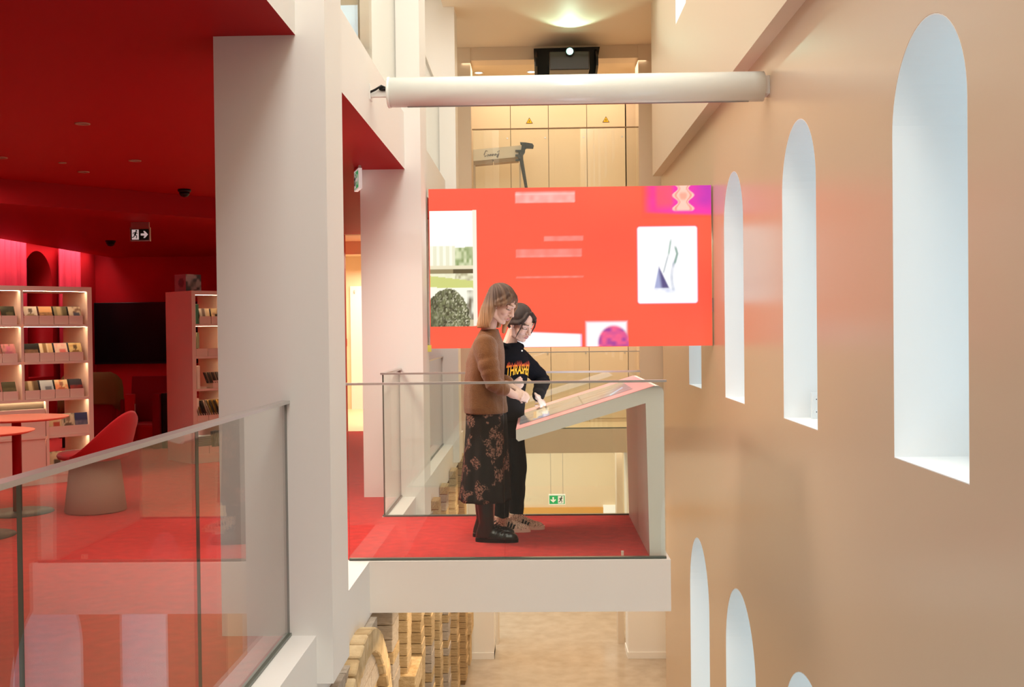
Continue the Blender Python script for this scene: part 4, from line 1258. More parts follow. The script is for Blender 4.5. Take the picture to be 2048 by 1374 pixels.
def hand_shapes(g, mx, side, curls, spread=0.0):
    """hand frame: x along the fingers, y towards the thumb (before side flip), z out of the back of the hand"""
    S = Matrix.Scale(-1, 4, (0, 1, 0)) if side < 0 else Matrix.Identity(4)
    mx = mx @ S
    g.tube([(-0.03, 0, 0), (0.0, 0, 0), (0.03, 0.002, 0.002), (0.072, 0.0, 0.003)], [0.024, 0.026, 0.038, 0.039], 16, mx, flat=0.42, flatdir=(0, 0, 1))
    for k, (y, L, r) in enumerate(((0.029, 0.073, 0.0085), (0.010, 0.081, 0.0088), (-0.010, 0.075, 0.0085), (-0.028, 0.058, 0.0075))):
        c = curls[k]
        a = 0.0
        p = Vector((0.070, y, 0.003))
        pts = [Vector((0.045, y * 0.8, 0.002)), p.copy()]
        for f, kk in ((0.44, 0.8), (0.31, 1.0), (0.25, 0.8)):
            a += c * kk
            p = p + Vector((math.cos(a), spread * (y / 0.03) * 0.15, -math.sin(a))) * L * f
            pts.append(p.copy())
        g.tube(pts, [r * 1.02, r * 1.05, r, r * 0.92, r * 0.80], 10, mx)
    ct = curls[4]
    g.tube([(0.004, 0.018, -0.004), (0.034, 0.040, -0.012), (0.062, 0.050 - 0.02 * ct, -0.018 - 0.012 * ct), (0.084, 0.050 - 0.045 * ct, -0.022 - 0.02 * ct)],
           [0.015, 0.0125, 0.0105, 0.0085], 10, mx)

def frame(org, xdir, zdir):
    x = Vector(xdir).normalized()
    z = (Vector(zdir) - x * Vector(zdir).dot(x)).normalized()
    y = z.cross(x)
    return Matrix(((x.x, y.x, z.x, org[0]), (x.y, y.y, z.y, org[1]), (x.z, y.z, z.z, org[2]), (0, 0, 0, 1)))

def face_paint(inv, skin, lip, brow):
    def fn(co):
        p = inv @ co
        c = skin
        if -0.13 < p.z < 0.06 and p.x > 0.05:
            ay = abs(p.y)
            if p.x > 0.078 and -0.081 < p.z < -0.0575 and ay < 0.024 - abs(p.z + 0.068) * 0.8:
                c = lip
                if abs(p.z + 0.0693) < 0.0016: c = tuple(k * 0.35 for k in lip)
            if 0.013 < ay < 0.052 and abs(p.z - (0.0305 - (ay - 0.033) ** 2 * 9)) < 0.0036: c = mix(c, brow, 0.9)
            if 0.0145 < ay < 0.047 and abs(p.z - (-0.0045 + ((ay - 0.031) * 16) ** 2 * 0.012)) < 0.0026: c = (0.03, 0.018, 0.014)
            if 0.0165 < ay < 0.044 and abs(p.z - (0.0105 - ((ay - 0.030) * 16) ** 2 * 0.02)) < 0.0016: c = mix(c, (0.25, 0.13, 0.10), 0.8)
            if p.z < 0.03: c = mix(c, (0.72, 0.32, 0.25), 0.25 * max(0, 1 - ((ay - 0.04) / 0.02) ** 2 - ((p.z + 0.032) / 0.022) ** 2))
        if (abs(p.z + 0.0465) < 0.003 and 0.003 < abs(p.y) < 0.011 and p.x > 0.09): c = (0.25, 0.09, 0.07)
        return c
    return fn

def limb(g, pts, radii, seg=16, flat=1.0, fd=None):
    """joints with in-between points so that the taper is smooth"""
    P, R = [], []
    for i in range(len(pts) - 1):
        a, b = Vector(pts[i]), Vector(pts[i + 1])
        for k in range(3):
            P.append(a.lerp(b, k / 3)); R.append(radii[i] + (radii[i + 1] - radii[i]) * k / 3)
    P.append(Vector(pts[-1])); R.append(radii[-1])
    g.tube(P, R, seg, flat=flat, flatdir=fd)

def oval(cx, cy, z, rx, ry, n=40, fold=0.0, nf=9, ph=0.0, p=1.0):
    r = []
    for j in range(n):
        a = 2 * PI * j / n
        f = 1 + fold * (math.sin(a * nf + ph) + 0.5 * math.sin(a * (nf + 4) + 2 * ph))
        ca, sa = math.cos(a), math.sin(a)
        r.append((cx + rx * f * math.copysign(abs(ca) ** p, ca), cy + ry * f * math.copysign(abs(sa) ** p, sa), z))
    return r

def wrinkled(name, g, voxel, smooth, m, parent, amp=0.004, sc=(14, 30), seed=0, noise_fn=None):
    me = blob(name, g, voxel, smooth)
    ns = [v.normal.copy() for v in me.vertices]
    for v, n in zip(me.vertices, ns):
        k = hnoise(v.co.x * sc[0] + v.co.y * 9, v.co.z * sc[1] + v.co.y * 7, seed) - 0.5
        v.co += n * (k * amp * 2)
    return link(name, me, m, parent)

SKIN = (0.78, 0.54, 0.45)
# ---- the taller woman: brown sweater, long patterned skirt, black boots; local x = the way she faces
W1 = Vector((-0.335, 7.10, 0.0))
Y1 = -0.10                                     # turned slightly to the camera
p1 = 'person'
HM1 = Matrix.Translation((0.112, -0.045, 1.596)) @ rotm(0.50, -0.30, 0.0)
g = G()
head_shapes(g, HM1)
limb(g, [HM1 @ Vector((-0.030, 0, -0.03)), HM1 @ Vector((-0.035, 0, -0.09)), (0.015, -0.01, 1.40), (0.0, 0, 1.33)], [0.048, 0.049, 0.052, 0.065])
g.loft([oval(0.0, 0, z, rx, ry, 28) for z, rx, ry in ((0.80, 0.10, 0.15), (0.92, 0.105, 0.155), (1.05, 0.09, 0.13), (1.18, 0.10, 0.14), (1.30, 0.085, 0.155), (1.36, 0.05, 0.09))])
for s in (-1, 1):
    limb(g, [(0.02, s * 0.08, 0.85), (0.0, s * 0.085, 0.48), (-0.01 + 0.0 * s, s * 0.085, 0.09)], [0.085, 0.055, 0.038])
    g.tube([(-0.02, s * 0.085, 0.06), (0.12, s * 0.09, 0.035)], [0.035, 0.028], 12)
# right arm (camera side) and left arm, hands clasped in front
limb(g, [(0.02, -0.165, 1.30), (0.065, -0.215, 1.075), (0.20, -0.105, 0.985)], [0.046, 0.038, 0.026])
limb(g, [(0.02, 0.165, 1.30), (0.05, 0.21, 1.07), (0.215, 0.02, 1.0)], [0.046, 0.038, 0.026])
hand_shapes(g, frame((0.205, -0.10, 0.982), (0.75, 0.55, -0.12), (0.45, -0.75, 0.5)), 1, (0.45, 0.55, 0.6, 0.65, 0.6))
hand_shapes(g, frame((0.205, 0.01, 1.003), (0.62, -0.62, -0.25), (0.7, 0.4, 0.6)), -1, (0.5, 0.6, 0.65, 0.7, 0.4))
bm1 = blob('person', g, 0.004, 2)
paint(bm1, face_paint(HM1.inverted(), SKIN, (0.62, 0.30, 0.27), (0.30, 0.18, 0.12)))
w1 = link('person', bm1, 'skin', None, W1, (0, 0, Y1))
tag(w1, 'taller blond woman in brown sweater, dark patterned skirt and black boots, hands clasped', 'person')
# sweater
g = G()
rings = []
for z, cx, rx, ry, fo in ((0.862, -0.005, 0.147, 0.200, 0.012), (0.90, -0.008, 0.150, 0.205, 0.016), (1.0, -0.014, 0.140, 0.198, 0.016), (1.10, -0.012, 0.132, 0.192, 0.012),
                          (1.20, -0.004, 0.128, 0.196, 0.006), (1.28, 0.006, 0.118, 0.192, 0.0), (1.34, 0.014, 0.100, 0.165, 0.0), (1.385, 0.018, 0.078, 0.115, 0.0), (1.412, 0.022, 0.064, 0.078, 0.0), (1.425, 0.024, 0.060, 0.066, 0.0)):
    rings.append(oval(cx, 0, z, rx, ry, 44, fo, 7, z * 3))
g.loft(rings)
for s, el, cf in ((-1, (0.075, -0.225, 1.075), (0.135, -0.175, 1.03)), (1, (0.06, 0.22, 1.07), (0.12, 0.16, 1.05))):
    pts, rad = [], []
    sh = Vector((0.015, s * 0.145, 1.315)); e = Vector(el); c = Vector(cf)
    for k in range(13):
        t_ = k / 12
        pts.append(sh.lerp(e, t_) + Vector((0, s * 0.02 * math.sin(t_ * PI), 0)))
        rad.append(0.082 - 0.024 * t_ + 0.0035 * math.sin(k * 2.2) * (t_ > 0.35))
    for k in range(1, 5):
        pts.append(e.lerp(c, k / 4)); rad.append(0.058 - 0.008 * k / 4 + 0.003 * math.sin(k * 2.4))
    g.tube(pts, rad, 20)
sweater_m = mat('brown_knit', (0.23, 0.095, 0.035), 0.95, 0.05, noise=0.15, nscale=60, bump=0.6, bscale=260, nstretch=(1, 1, 0.5), sheen=0.3)
sw = wrinkled('sweater', g, 0.006, 4, sweater_m, w1, 0.003, (10, 16), 2)
# skirt
g = G()
rings = []
for z, cx, rx, ry, fo in ((0.272, -0.020, 0.172, 0.215, 0.050), (0.30, -0.018, 0.168, 0.212, 0.050), (0.42, -0.014, 0.160, 0.205, 0.042), (0.58, -0.008, 0.150, 0.198, 0.030), (0.72, -0.004, 0.143, 0.192, 0.018), (0.84, -0.004, 0.138, 0.188, 0.006), (0.90, -0.005, 0.130, 0.180, 0.0)):
    rings.append(oval(cx, 0, z, rx, ry, 90, fo, 8, 1.0 + z * 0.8))
inner = [[(x * 0.975 - 0.0, y * 0.975, z) for x, y, z in r] for r in rings]
seq = rings[::-1] + inner
R = [[g.bm.verts.new(p) for p in r] for r in seq]
nn = len(seq[0])
for i in range(len(R)):
    a, b = R[i], R[(i + 1) % len(R)]
    for j in range(nn):
        f = g.bm.faces.new((a[j], a[(j + 1) % nn], b[(j + 1) % nn], b[j])); f.smooth = True
skirt_m = mat('patterned_skirt_cloth', (0.016, 0.013, 0.012), 0.8, 0.12)
nt = skirt_m.node_tree
tc = nt.nodes.new('ShaderNodeTexCoord')
n1 = nt.nodes.new('ShaderNodeTexNoise'); n1.inputs['Scale'].default_value = 11.0; n1.inputs['Detail'].default_value = 1.0
n2 = nt.nodes.new('ShaderNodeTexNoise'); n2.inputs['Scale'].default_value = 85.0; n2.inputs['Detail'].default_value = 3.0
r1 = nt.nodes.new('ShaderNodeValToRGB'); r1.color_ramp.elements[0].position = 0.54; r1.color_ramp.elements[1].position = 0.57
r2 = nt.nodes.new('ShaderNodeValToRGB'); r2.color_ramp.elements[0].position = 0.44; r2.color_ramp.elements[1].position = 0.60
mul = nt.nodes.new('ShaderNodeMath'); mul.operation = 'MULTIPLY'
mixn = nt.nodes.new('ShaderNodeMix'); mixn.data_type = 'RGBA'
mixn.inputs[6].default_value = (0.016, 0.013, 0.012, 1); mixn.inputs[7].default_value = (0.30, 0.15, 0.11, 1)
for n_, r_ in ((n1, r1), (n2, r2)):
    nt.links.new(tc.outputs['Object'], n_.inputs['Vector']); nt.links.new(n_.outputs['Fac'], r_.inputs[0])
nt.links.new(r1.outputs[0], mul.inputs[0]); nt.links.new(r2.outputs[0], mul.inputs[1])
nt.links.new(mul.outputs[0], mixn.inputs[0]); nt.links.new(mixn.outputs[2], nt.nodes['Principled BSDF'].inputs['Base Color'])
link('skirt', g.mesh('skirt'), skirt_m, w1)
# boots
leather = mat('black_boot_leather', (0.012, 0.011, 0.010), 0.28, 0.5, bump=0.15, bscale=60)
def boot(x, y, yaw):
    g = G()
    mx = Matrix.Translation((x, y, 0)) @ Matrix.Rotation(yaw, 4, 'Z')
    g.loft([oval(cx, 0, z, rx, ry, 24) for z, cx, rx, ry in ((0.40, -0.005, 0.062, 0.056), (0.30, -0.008, 0.058, 0.054), (0.20, -0.004, 0.052, 0.048), (0.13, 0.0, 0.050, 0.044), (0.10, 0.0, 0.058, 0.042), (0.06, -0.005, 0.066, 0.041), (0.03, -0.008, 0.068, 0.040))], mx=mx)
    for cx, rx, ry, rz in ((0.04, 0.06, 0.042, 0.072), (0.09, 0.06, 0.044, 0.055), (0.135, 0.06, 0.045, 0.045), (0.165, 0.048, 0.041, 0.039)):
        g.ell((cx, 0, 0.028), (rx, ry, rz), mx, 18, 12)
    g2 = G()
    bmesh.ops.delete(g2.bm, geom=[], context='VERTS')
    me = blob('boot', g, 0.004, 4)
    for v in me.vertices:
        if v.co.z < 0.022: v.co.z = 0.022
    b = link('boot', me, leather, w1)
    g = G()
    out = []
    for j in range(36):
        a = 2 * PI * j / 36
        ca, sa = math.cos(a), math.sin(a)
        px = 0.070 + 0.146 * math.copysign(abs(ca) ** 0.8, ca)
        py = (0.046 + 0.004 * ca) * math.copysign(abs(sa) ** 0.75, sa)
        out.append((px, py))
    g.prism(out, 'z', 0.002, 0.026, mx)
    link('sole', g.mesh('sole'), 'black', b)
    g = G()
    for k in range(5):
        g.tube([mx @ Vector((0.06 + 0.012 * k - 0.004, -0.035, 0.115 - 0.012 * k)), mx @ Vector((0.075 + 0.012 * k, 0, 0.123 - 0.013 * k)), mx @ Vector((0.06 + 0.012 * k, 0.035, 0.115 - 0.012 * k))], 0.0035, 6)
    link('laces', g.mesh('laces'), 'black', b)
boot(0.0, -0.085, -0.02)
boot(-0.045, 0.085, 0.04)
# hair of the taller woman: a swept shell in body space hanging down from the bowed head
def hair_shell(name, rows, facing, m, parent, n=64, thick=0.012, seed=0, strand=0.004):
    """rows: (z, cx, cy, rx, ry, opening half angle in degrees, lean x)"""
    g = G()
    def rw(k_off):
        out = []
        for (z, cx, cy, rx, ry, op) in rows:
            r = []
            for j in range(n):
                f = j / (n - 1)
                a = facing + math.radians(op) + (2 * PI - 2 * math.radians(op)) * f
                st = strand * (hnoise(f * 46, z * 3, seed) - 0.5) * 2 + 0.5 * strand * math.sin(f * 140 + z * 5)
                r.append((cx + (rx + k_off + st) * math.cos(a), cy + (ry + k_off + st) * math.sin(a), z + 0.01 * hnoise(f * 14, 1, seed) * (k_off == 0)))
            out.append(r)
        return out
    o, i_ = rw(0.0), rw(-thick)
    seq = o + i_[::-1]
    R = [[g.bm.verts.new(p) for p in r] for r in seq]
    for a in range(len(R)):
        p, q = R[a], R[(a + 1) % len(R)]
        for j in range(n - 1):
            f = g.bm.faces.new((p[j], p[j + 1], q[j + 1], q[j])); f.smooth = True
    g.bm.faces.new([r[0] for r in R]); g.bm.faces.new([r[-1] for r in R][::-1])
    return link(name, g.mesh(name), m, parent)
hair1 = attr_mat('blond_hair', 0.42, 0.45, bump=0.35, bscale=160)
g = G()
g.ell((-0.020, 0, 0.047), (0.101, 0.083, 0.086), HM1, 28, 18)
def inner(v): return HM1 @ Vector(v)
for s in (-1, 1):     # hair parted over the forehead and swept down both sides
    for (pp, rr_) in (([(0.030, s * 0.006, 0.106), (0.062, s * 0.028, 0.082), (0.066, s * 0.056, 0.050), (0.044, s * 0.074, 0.018), (0.004, s * 0.084, -0.012)], 0.0165),
                      ([(0.010, s * 0.010, 0.108), (0.036, s * 0.044, 0.084), (0.030, s * 0.066, 0.048), (0.004, s * 0.076, 0.012), (-0.03, s * 0.078, -0.03)], 0.020)):
        g.tube([inner(q) for q in pp], [rr_ * k for k in (0.8, 1, 1, 1, 0.9)], 12)
fo = inner((0.066, 0.060, 0.050))
g.tube([fo, fo + Vector((-0.004, 0.012, -0.035)), fo + Vector((-0.035, 0.012, -0.085)), fo + Vector((-0.075, 0.0, -0.15)), fo + Vector((-0.085, -0.01, -0.20))], [0.013, 0.013, 0.016, 0.018, 0.014], 10)
rows1 = [(1.690, 0.112, -0.044, 0.078, 0.064, 50), (1.665, 0.110, -0.043, 0.093, 0.079, 58), (1.635, 0.104, -0.041, 0.101, 0.088, 64), (1.605, 0.094, -0.038, 0.105, 0.094, 70), (1.575, 0.080, -0.035, 0.106, 0.100, 76),
         (1.535, 0.066, -0.033, 0.104, 0.101, 76), (1.495, 0.056, -0.03, 0.104, 0.100, 75), (1.462, 0.048, -0.028, 0.103, 0.097, 74), (1.436, 0.042, -0.026, 0.098, 0.090, 74)]
n = 56
def rw1(k_off):
    return [[(cx + (rx + k_off) * math.cos(a), cy + (ry + k_off) * math.sin(a), z) for a in
             [-0.30 + math.radians(op) + (2 * PI - 2 * math.radians(op)) * j / (n - 1) for j in range(n)]] for (z, cx, cy, rx, ry, op) in rows1]
seq = rw1(0.0) + rw1(-0.030)[::-1]
R = [[g.bm.verts.new(p) for p in r] for r in seq]
for a_ in range(len(R)):
    p, q = R[a_], R[(a_ + 1) % len(R)]
    for j in range(n - 1):
        g.bm.faces.new((p[j], p[j + 1], q[j + 1], q[j]))
g.bm.faces.new([r[0] for r in R]); g.bm.faces.new([r[-1] for r in R][::-1])
hm1 = blob('hair', g, 0.0042, 12)
def strands(me, c, amp, freq, seed, squash=0.12):
    for v in me.vertices:
        an = math.atan2(v.co.y - c[1], v.co.x - c[0])
        k = hnoise(an * freq, v.co.z * freq * squash, seed) - 0.5 + 0.35 * math.sin(an * freq * 2.7 + 3 * hnoise(an * 3, v.co.z * 5, seed))
        v.co += v.normal * (k * amp)
strands(hm1, (0.06, -0.034), 0.0045, 14, 3)
def tone1(co):
    an = math.atan2(co.y + 0.034, co.x - 0.06)
    k = sm(1.68, 1.46, co.z) + 0.35 * (hnoise(an * 26, co.z * 3, 4) - 0.5)
    return mix((0.085, 0.040, 0.024), (0.52, 0.29, 0.14), k)
paint(hm1, tone1)
link('hair', hm1, hair1, w1)

# ---- the shorter woman: black hoodie, black trousers, patterned pale trainers
W2 = Vector((-0.238, 7.445, 0.0))
Y2 = -0.62
R2 = Matrix.Rotation(Y2, 4, 'Z')
def L2(x, y, z):
    """world point -> her local frame"""
    return (Matrix.Rotation(-Y2, 4, 'Z') @ (Vector((x, y, z)) - W2))
HM2 = Matrix.Translation(L2(-0.105, 7.40, 1.470)) @ rotm(0.50, -0.12, -0.10)
wr = L2(0.012, 7.385, 0.945); el = L2(0.052, 7.63, 1.055); tip = L2(0.068, 7.50, 0.872)
g = G()
head_shapes(g, HM2)
nb = HM2 @ Vector((-0.035, 0, -0.085))
limb(g, [HM2 @ Vector((-0.030, 0, -0.03)), nb, (0.05, 0, 1.29), (0.03, 0, 1.23)], [0.047, 0.047, 0.050, 0.06])
g.loft([oval(cx, 0, z, rx, ry, 28) for z, cx, rx, ry in ((0.74, -0.01, 0.10, 0.15), (0.86, -0.01, 0.105, 0.155), (0.98, 0.0, 0.09, 0.13), (1.10, 0.02, 0.10, 0.14), (1.21, 0.035, 0.085, 0.15), (1.27, 0.04, 0.05, 0.09))])
feet = [(L2(-0.235, 7.36, 0.0), L2(-0.255, 7.37, 0)), (L2(-0.135, 7.455, 0.0), L2(-0.2, 7.47, 0))]
for (fp, _), s in zip(feet, (-1, 1)):
    limb(g, [(0.0, s * 0.075, 0.80), ((fp.x) * 0.5 + 0.02, s * 0.06 + fp.y * 0.3, 0.45), (fp.x - 0.02, fp.y, 0.10)], [0.08, 0.052, 0.036])
    g.tube([(fp.x - 0.02, fp.y, 0.05), (fp.x + 0.07, fp.y + 0.05, 0.04)], [0.03, 0.025], 12)
limb(g, [(0.055, 0.15, 1.215), el, wr], [0.042, 0.030, 0.023])
re, rw_ = Vector((0.02, -0.215, 0.99)), Vector((0.125, -0.075, 1.00))
limb(g, [(0.055, -0.15, 1.215), re, rw_], [0.042, 0.030, 0.024])
# pointing hand, index on the display
hx = (tip - wr).normalized()
hand_shapes(g, frame(wr + hx * 0.0, (tip - wr), R2.inverted() @ Vector((0.55, -0.35, 0.75))), -1, (0.10, 0.75, 0.95, 1.05, 0.5), 0.2)
hand_shapes(g, frame(rw_, R2.inverted() @ Vector((0.72, 0.05, 0.55)), R2.inverted() @ Vector((0.2, -0.9, 0.1))), 1, (0.55, 0.65, 0.7, 0.75, 0.7))
bm2 = blob('person', g, 0.004, 2)
paint(bm2, face_paint(HM2.inverted(), SKIN, (0.60, 0.28, 0.26), (0.10, 0.06, 0.05)))
w2 = link('person', bm2, 'skin', None, W2, (0, 0, Y2))
tag(w2, 'shorter dark-haired woman in black hoodie with yellow flame lettering, pointing at kiosk screen', 'person')
black_cloth = mat('black_hoodie_cloth', (0.010, 0.010, 0.013), 0.9, 0.08, bump=0.3, bscale=220)
g = G()
TOR = ((0.775, -0.008, 0.132, 0.172), (0.81, -0.006, 0.140, 0.180), (0.90, 0.0, 0.142, 0.180), (1.0, 0.012, 0.138, 0.178), (1.10, 0.036, 0.130, 0.180), (1.18, 0.056, 0.120, 0.180), (1.235, 0.068, 0.100, 0.160), (1.275, 0.078, 0.080, 0.118), (1.30, 0.083, 0.066, 0.078), (1.325, 0.088, 0.060, 0.064))
g.loft([oval(cx, 0, z, rx, ry, 44, 0.006 if z < 1.05 else 0.0, 7, z * 4) for z, cx, rx, ry in TOR])
def sleeve(sh, e, c):
    sh, e, c = Vector(sh), Vector(e), Vector(c)
    pts, rad = [], []
    for k in range(9):
        t_ = k / 8
        pts.append(sh.lerp(e, t_)); rad.append(0.072 - 0.016 * t_ + 0.003 * math.sin(k * 2.1) * (t_ > 0.4))
    for k in range(1, 9):
        t_ = k / 8
        pts.append(e.lerp(c, t_)); rad.append(0.058 - 0.013 * t_ + 0.003 * math.sin(k * 2.5))
    g.tube(pts, rad, 18)
sleeve((0.055, 0.125, 1.215), el, wr - (wr - el).normalized() * 0.032)
sleeve((0.055, -0.135, 1.215), re, rw_ - (rw_ - re).normalized() * 0.02)
# hood lying on the shoulders behind the neck
g.tube([(0.11, -0.075, 1.30), (0.05, -0.095, 1.315), (-0.015, -0.065, 1.305), (-0.035, 0, 1.295), (-0.015, 0.065, 1.305), (0.05, 0.095, 1.315), (0.11, 0.075, 1.30)], [0.022, 0.032, 0.040, 0.044, 0.040, 0.032, 0.022], 14)
hood = wrinkled('hoodie', g, 0.005, 3, black_cloth, w2, 0.004, (12, 18), 5)
g = G(); g.ell((0.158, 0.022, 1.272), (0.006, 0.006, 0.006)); link('button', g.mesh('button'), 'signwhite', hood)
# flame lettering bent round the chest
def chest(tx, tz, off):
    """point on the hoodie front: tx metres across (towards her left), height tz"""
    for a, b in zip(TOR[:-1], TOR[1:]):
        if a[0] <= tz <= b[0]:
            k = (tz - a[0]) / (b[0] - a[0]); cx, rx, ry = (a[i] + (b[i] - a[i]) * k for i in (1, 2, 3)); break
    an = tx / ((rx + ry) / 2) * 1.02
    return Vector((cx + (rx + off) * math.cos(an), (ry + off) * math.sin(an), tz))
def lettering(name, body, width, height, z0, arch, off, m, parent, x_mid=0.0, ret=False):
    cu = bpy.data.curves.new(name, 'FONT'); cu.body = body; cu.align_x = 'CENTER'
    cu.resolution_u = 3; cu.offset = 0.022
    o = bpy.data.objects.new(name, cu); COL.objects.link(o)
    me = bpy.data.meshes.new_from_object(o.evaluated_get(bpy.context.evaluated_depsgraph_get()))
    bpy.data.objects.remove(o); bpy.data.curves.remove(cu)
    bm = bmesh.new(); bm.from_mesh(me)
    bmesh.ops.triangulate(bm, faces=bm.faces[:])
    bmesh.ops.subdivide_edges(bm, edges=[e for e in bm.edges if e.calc_length() > 0.25], cuts=2)
    bmesh.ops.triangulate(bm, faces=bm.faces[:])
    bm.to_mesh(me); bm.free()
    xs_ = [v.co.x for v in me.vertices]; ys_ = [v.co.y for v in me.vertices]
    x0, x1, y0, y1 = min(xs_), max(xs_), min(ys_), max(ys_)
    raw = []
    for v in me.vertices:
        fx = (v.co.x - x0) / (x1 - x0) - 0.5; fy = (v.co.y - y0) / (y1 - y0)
        lo = z0 + arch * (0.25 - fx * fx) * 4
        hi = z0 + height + 0.25 * arch * (0.25 - fx * fx) * 4
        v.co = chest(x_mid + fx * width, lo + (hi - lo) * fy, off)
        raw.append(fy)
    me.materials.clear()
    o = link(name, me, None, parent)
    me.materials.append(m if not isinstance(m, str) else M[m])
    ca = me.color_attributes.new('Col', 'FLOAT_COLOR', 'POINT')
    for i, fy in enumerate(raw):
        ca.data[i].color = (*mix((1.0, 0.55, 0.04), (0.75, 0.16, 0.02), (fy - 0.45) * 1.8), 1)
    return o
flame_m = attr_mat('flame_print', 0.7, 0.2)
lettering('lettering', 'THRASHER', 0.200, 0.088, 1.085, 0.026, 0.012, flame_m, hood, -0.022)
lettering('lettering', 'SKATEBOARD MAGAZINE', 0.185, 0.011, 1.045, 0.020, 0.012, mat('dull_gold_print', (0.40, 0.22, 0.06), 0.7), hood, -0.022)
g = G()
rf = random.Random(5)
for k in range(26):
    fx = -0.5 + (k + 0.5) / 26
    tx = -0.022 + fx * 0.200
    zt = 1.085 + 0.082 + 0.008 * (0.25 - fx * fx) * 4
    hgt = rf.uniform(0.012, 0.034)
    wv = rf.uniform(0.0028, 0.004)
    lean = rf.uniform(-0.004, 0.008)
    vs = [g.bm.verts.new(chest(tx - wv, zt - 0.008, 0.0118)), g.bm.verts.new(chest(tx + wv, zt - 0.008, 0.0118)), g.bm.verts.new(chest(tx + lean + wv * 0.4, min(1.234, zt + hgt * 0.5), 0.0118)), g.bm.verts.new(chest(tx + lean, min(1.234, zt + hgt), 0.0118))]
    g.bm.faces.new(vs)
link('flames', g.mesh('flames', False), mat('red_flame_print', (0.45, 0.06, 0.03), 0.7), hood)
# trousers
g = G()
g.loft([oval(-0.008, 0, z, rx, ry, 32) for z, rx, ry in ((0.66, 0.11, 0.155), (0.74, 0.122, 0.166), (0.80, 0.118, 0.162))])
for (fp, _), s in zip(feet, (-1, 1)):
    limb(g, [(0.0, s * 0.078, 0.74), (fp.x * 0.5 + 0.025, s * 0.06 + fp.y * 0.3, 0.45), (fp.x - 0.02, fp.y, 0.115)], [0.092, 0.068, 0.050], 20)
wrinkled('trousers', g, 0.006, 3, black_cloth, w2, 0.004, (10, 22), 8)
# trainers
shoe_m = mat('pale_patterned_trainer', (0.78, 0.56, 0.42), 0.7, 0.2)
nt = shoe_m.node_tree
tc = nt.nodes.new('ShaderNodeTexCoord'); wv = nt.nodes.new('ShaderNodeTexWave'); wv.inputs['Scale'].default_value = 30; wv.inputs['Distortion'].default_value = 9; wv.inputs['Detail Scale'].default_value = 3
rr = nt.nodes.new('ShaderNodeValToRGB'); rr.color_ramp.elements[0].position = 0.06; rr.color_ramp.elements[0].color = (0.22, 0.13, 0.09, 1); rr.color_ramp.elements[1].position = 0.26; rr.color_ramp.elements[1].color = (0.92, 0.70, 0.54, 1)
nt.links.new(tc.outputs['Object'], wv.inputs['Vector']); nt.links.new(wv.outputs['Fac'], rr.inputs[0]); nt.links.new(rr.outputs[0], nt.nodes['Principled BSDF'].inputs['Base Color'])
plain_m = mat('pale_shoe_rubber', (0.90, 0.68, 0.55), 0.6, 0.2)
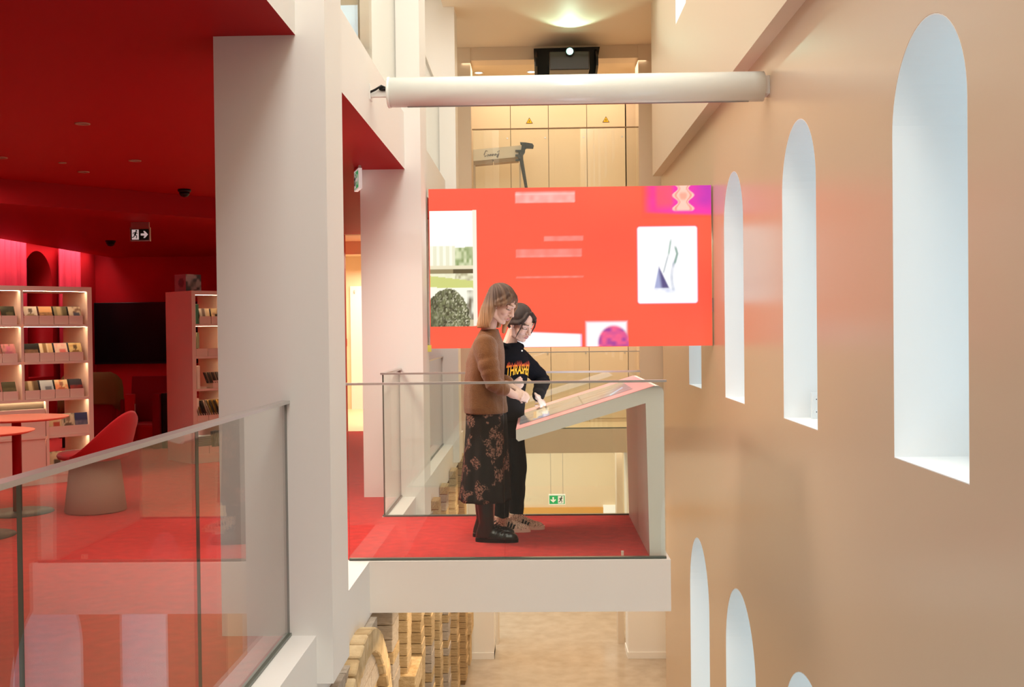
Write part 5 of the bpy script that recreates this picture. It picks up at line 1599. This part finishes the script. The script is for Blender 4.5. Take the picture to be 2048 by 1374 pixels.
def trainer(fp, yaw):
    mx = Matrix.Translation((fp.x, fp.y, 0)) @ Matrix.Rotation(yaw, 4, 'Z')
    g = G()
    g.loft([oval(cx, 0, z, rx, ry, 24) for z, cx, rx, ry in ((0.115, -0.022, 0.047, 0.038), (0.09, -0.018, 0.055, 0.038), (0.06, -0.012, 0.064, 0.037), (0.02, -0.01, 0.066, 0.037))], mx=mx)
    for cx, rx, ry, rz in ((0.03, 0.06, 0.039, 0.072), (0.07, 0.06, 0.041, 0.055), (0.11, 0.055, 0.042, 0.040), (0.135, 0.045, 0.038, 0.033)):
        g.ell((cx, 0, 0.022), (rx, ry, rz), mx, 18, 12)
    me = blob('trainer', g, 0.004, 3)
    for v in me.vertices:
        if v.co.z < 0.02: v.co.z = 0.02
    b = link('trainer', me, shoe_m, w2)
    g = G()
    out = []
    for j in range(32):
        a = 2 * PI * j / 32
        ca_, sa_ = math.cos(a), math.sin(a)
        out.append((0.052 + 0.134 * math.copysign(abs(ca_) ** 0.8, ca_), (0.042 + 0.003 * ca_) * math.copysign(abs(sa_) ** 0.75, sa_)))
    g.prism(out, 'z', 0.002, 0.027, mx)
    link('sole', g.mesh('sole'), plain_m, b)
    for side in (-1, 1):
        for k in range(3):
            g = G()
            xx = 0.030 + 0.021 * k
            zz = 0.073 - 0.010 * k
            yy = 0.0405
            g.tube([mx @ Vector((xx - 0.006, side * (yy + 0.0005), 0.032)), mx @ Vector((xx, side * yy, 0.05)), mx @ Vector((xx + 0.006, side * (yy - 0.008), zz))], 0.0058, 8)
            link('stripe', g.mesh('stripe'), 'black', b)
    g = G()
    for k in range(5):
        x_ = 0.045 + 0.014 * k
        z_ = 0.098 - 0.0105 * k
        g.tube([mx @ Vector((x_ - 0.006, -0.022, z_ - 0.006)), mx @ Vector((x_, 0, z_ + 0.002)), mx @ Vector((x_ - 0.006, 0.022, z_ - 0.006))], 0.004, 6)
    link('laces', g.mesh('laces'), plain_m, b)
trainer(feet[0][0] + Vector((0.0, 0, 0)), -Y2 - 0.05)
trainer(feet[1][0], -Y2 - 0.08)
# dark hair pulled back: cap plus a knot, in head space
hair2 = mat('dark_brown_hair', (0.045, 0.020, 0.013), 0.4, 0.45, noise=0.5, nscale=20, nstretch=(3, 3, 3), color2=(0.015, 0.007, 0.005), bump=0.5, bscale=120)
g = G()
hs = Matrix(HM2)
g.ell((-0.022, 0, 0.044), (0.098, 0.081, 0.090), hs, 28, 18)
g.ell((-0.055, 0, -0.01), (0.062, 0.066, 0.075), hs, 24, 16)
for s in (-1, 1):
    g.tube([(0.058, s * 0.020, 0.098), (0.070, s * 0.052, 0.064), (0.050, s * 0.070, 0.030), (0.010, s * 0.078, 0.012), (-0.04, s * 0.072, -0.015)], [0.015, 0.016, 0.016, 0.017, 0.016], 12, hs)
    g.tube([(0.066, s * 0.045, 0.080), (0.078, s * 0.062, 0.045), (0.077, s * 0.069, 0.0), (0.066, s * 0.070, -0.045), (0.058, s * 0.069, -0.085)], [0.009, 0.008, 0.006, 0.005, 0.003], 8, hs)
g.ell((-0.125, 0, 0.02), (0.036, 0.036, 0.034), hs)
g.tube([(-0.10, 0, 0.01), (-0.13, 0, -0.04), (-0.125, 0, -0.10)], [0.028, 0.026, 0.012], 12, hs)
hm = blob('hair', g, 0.004, 2)
link('hair', hm, hair2, w2)
g = G(); g.ell((0.0, -0.083, -0.036), (0.005, 0.005, 0.005), hs); g.ell((0.0, 0.083, -0.036), (0.005, 0.005, 0.005), hs)
link('earring', g.mesh('earring'), 'signwhite', w2)
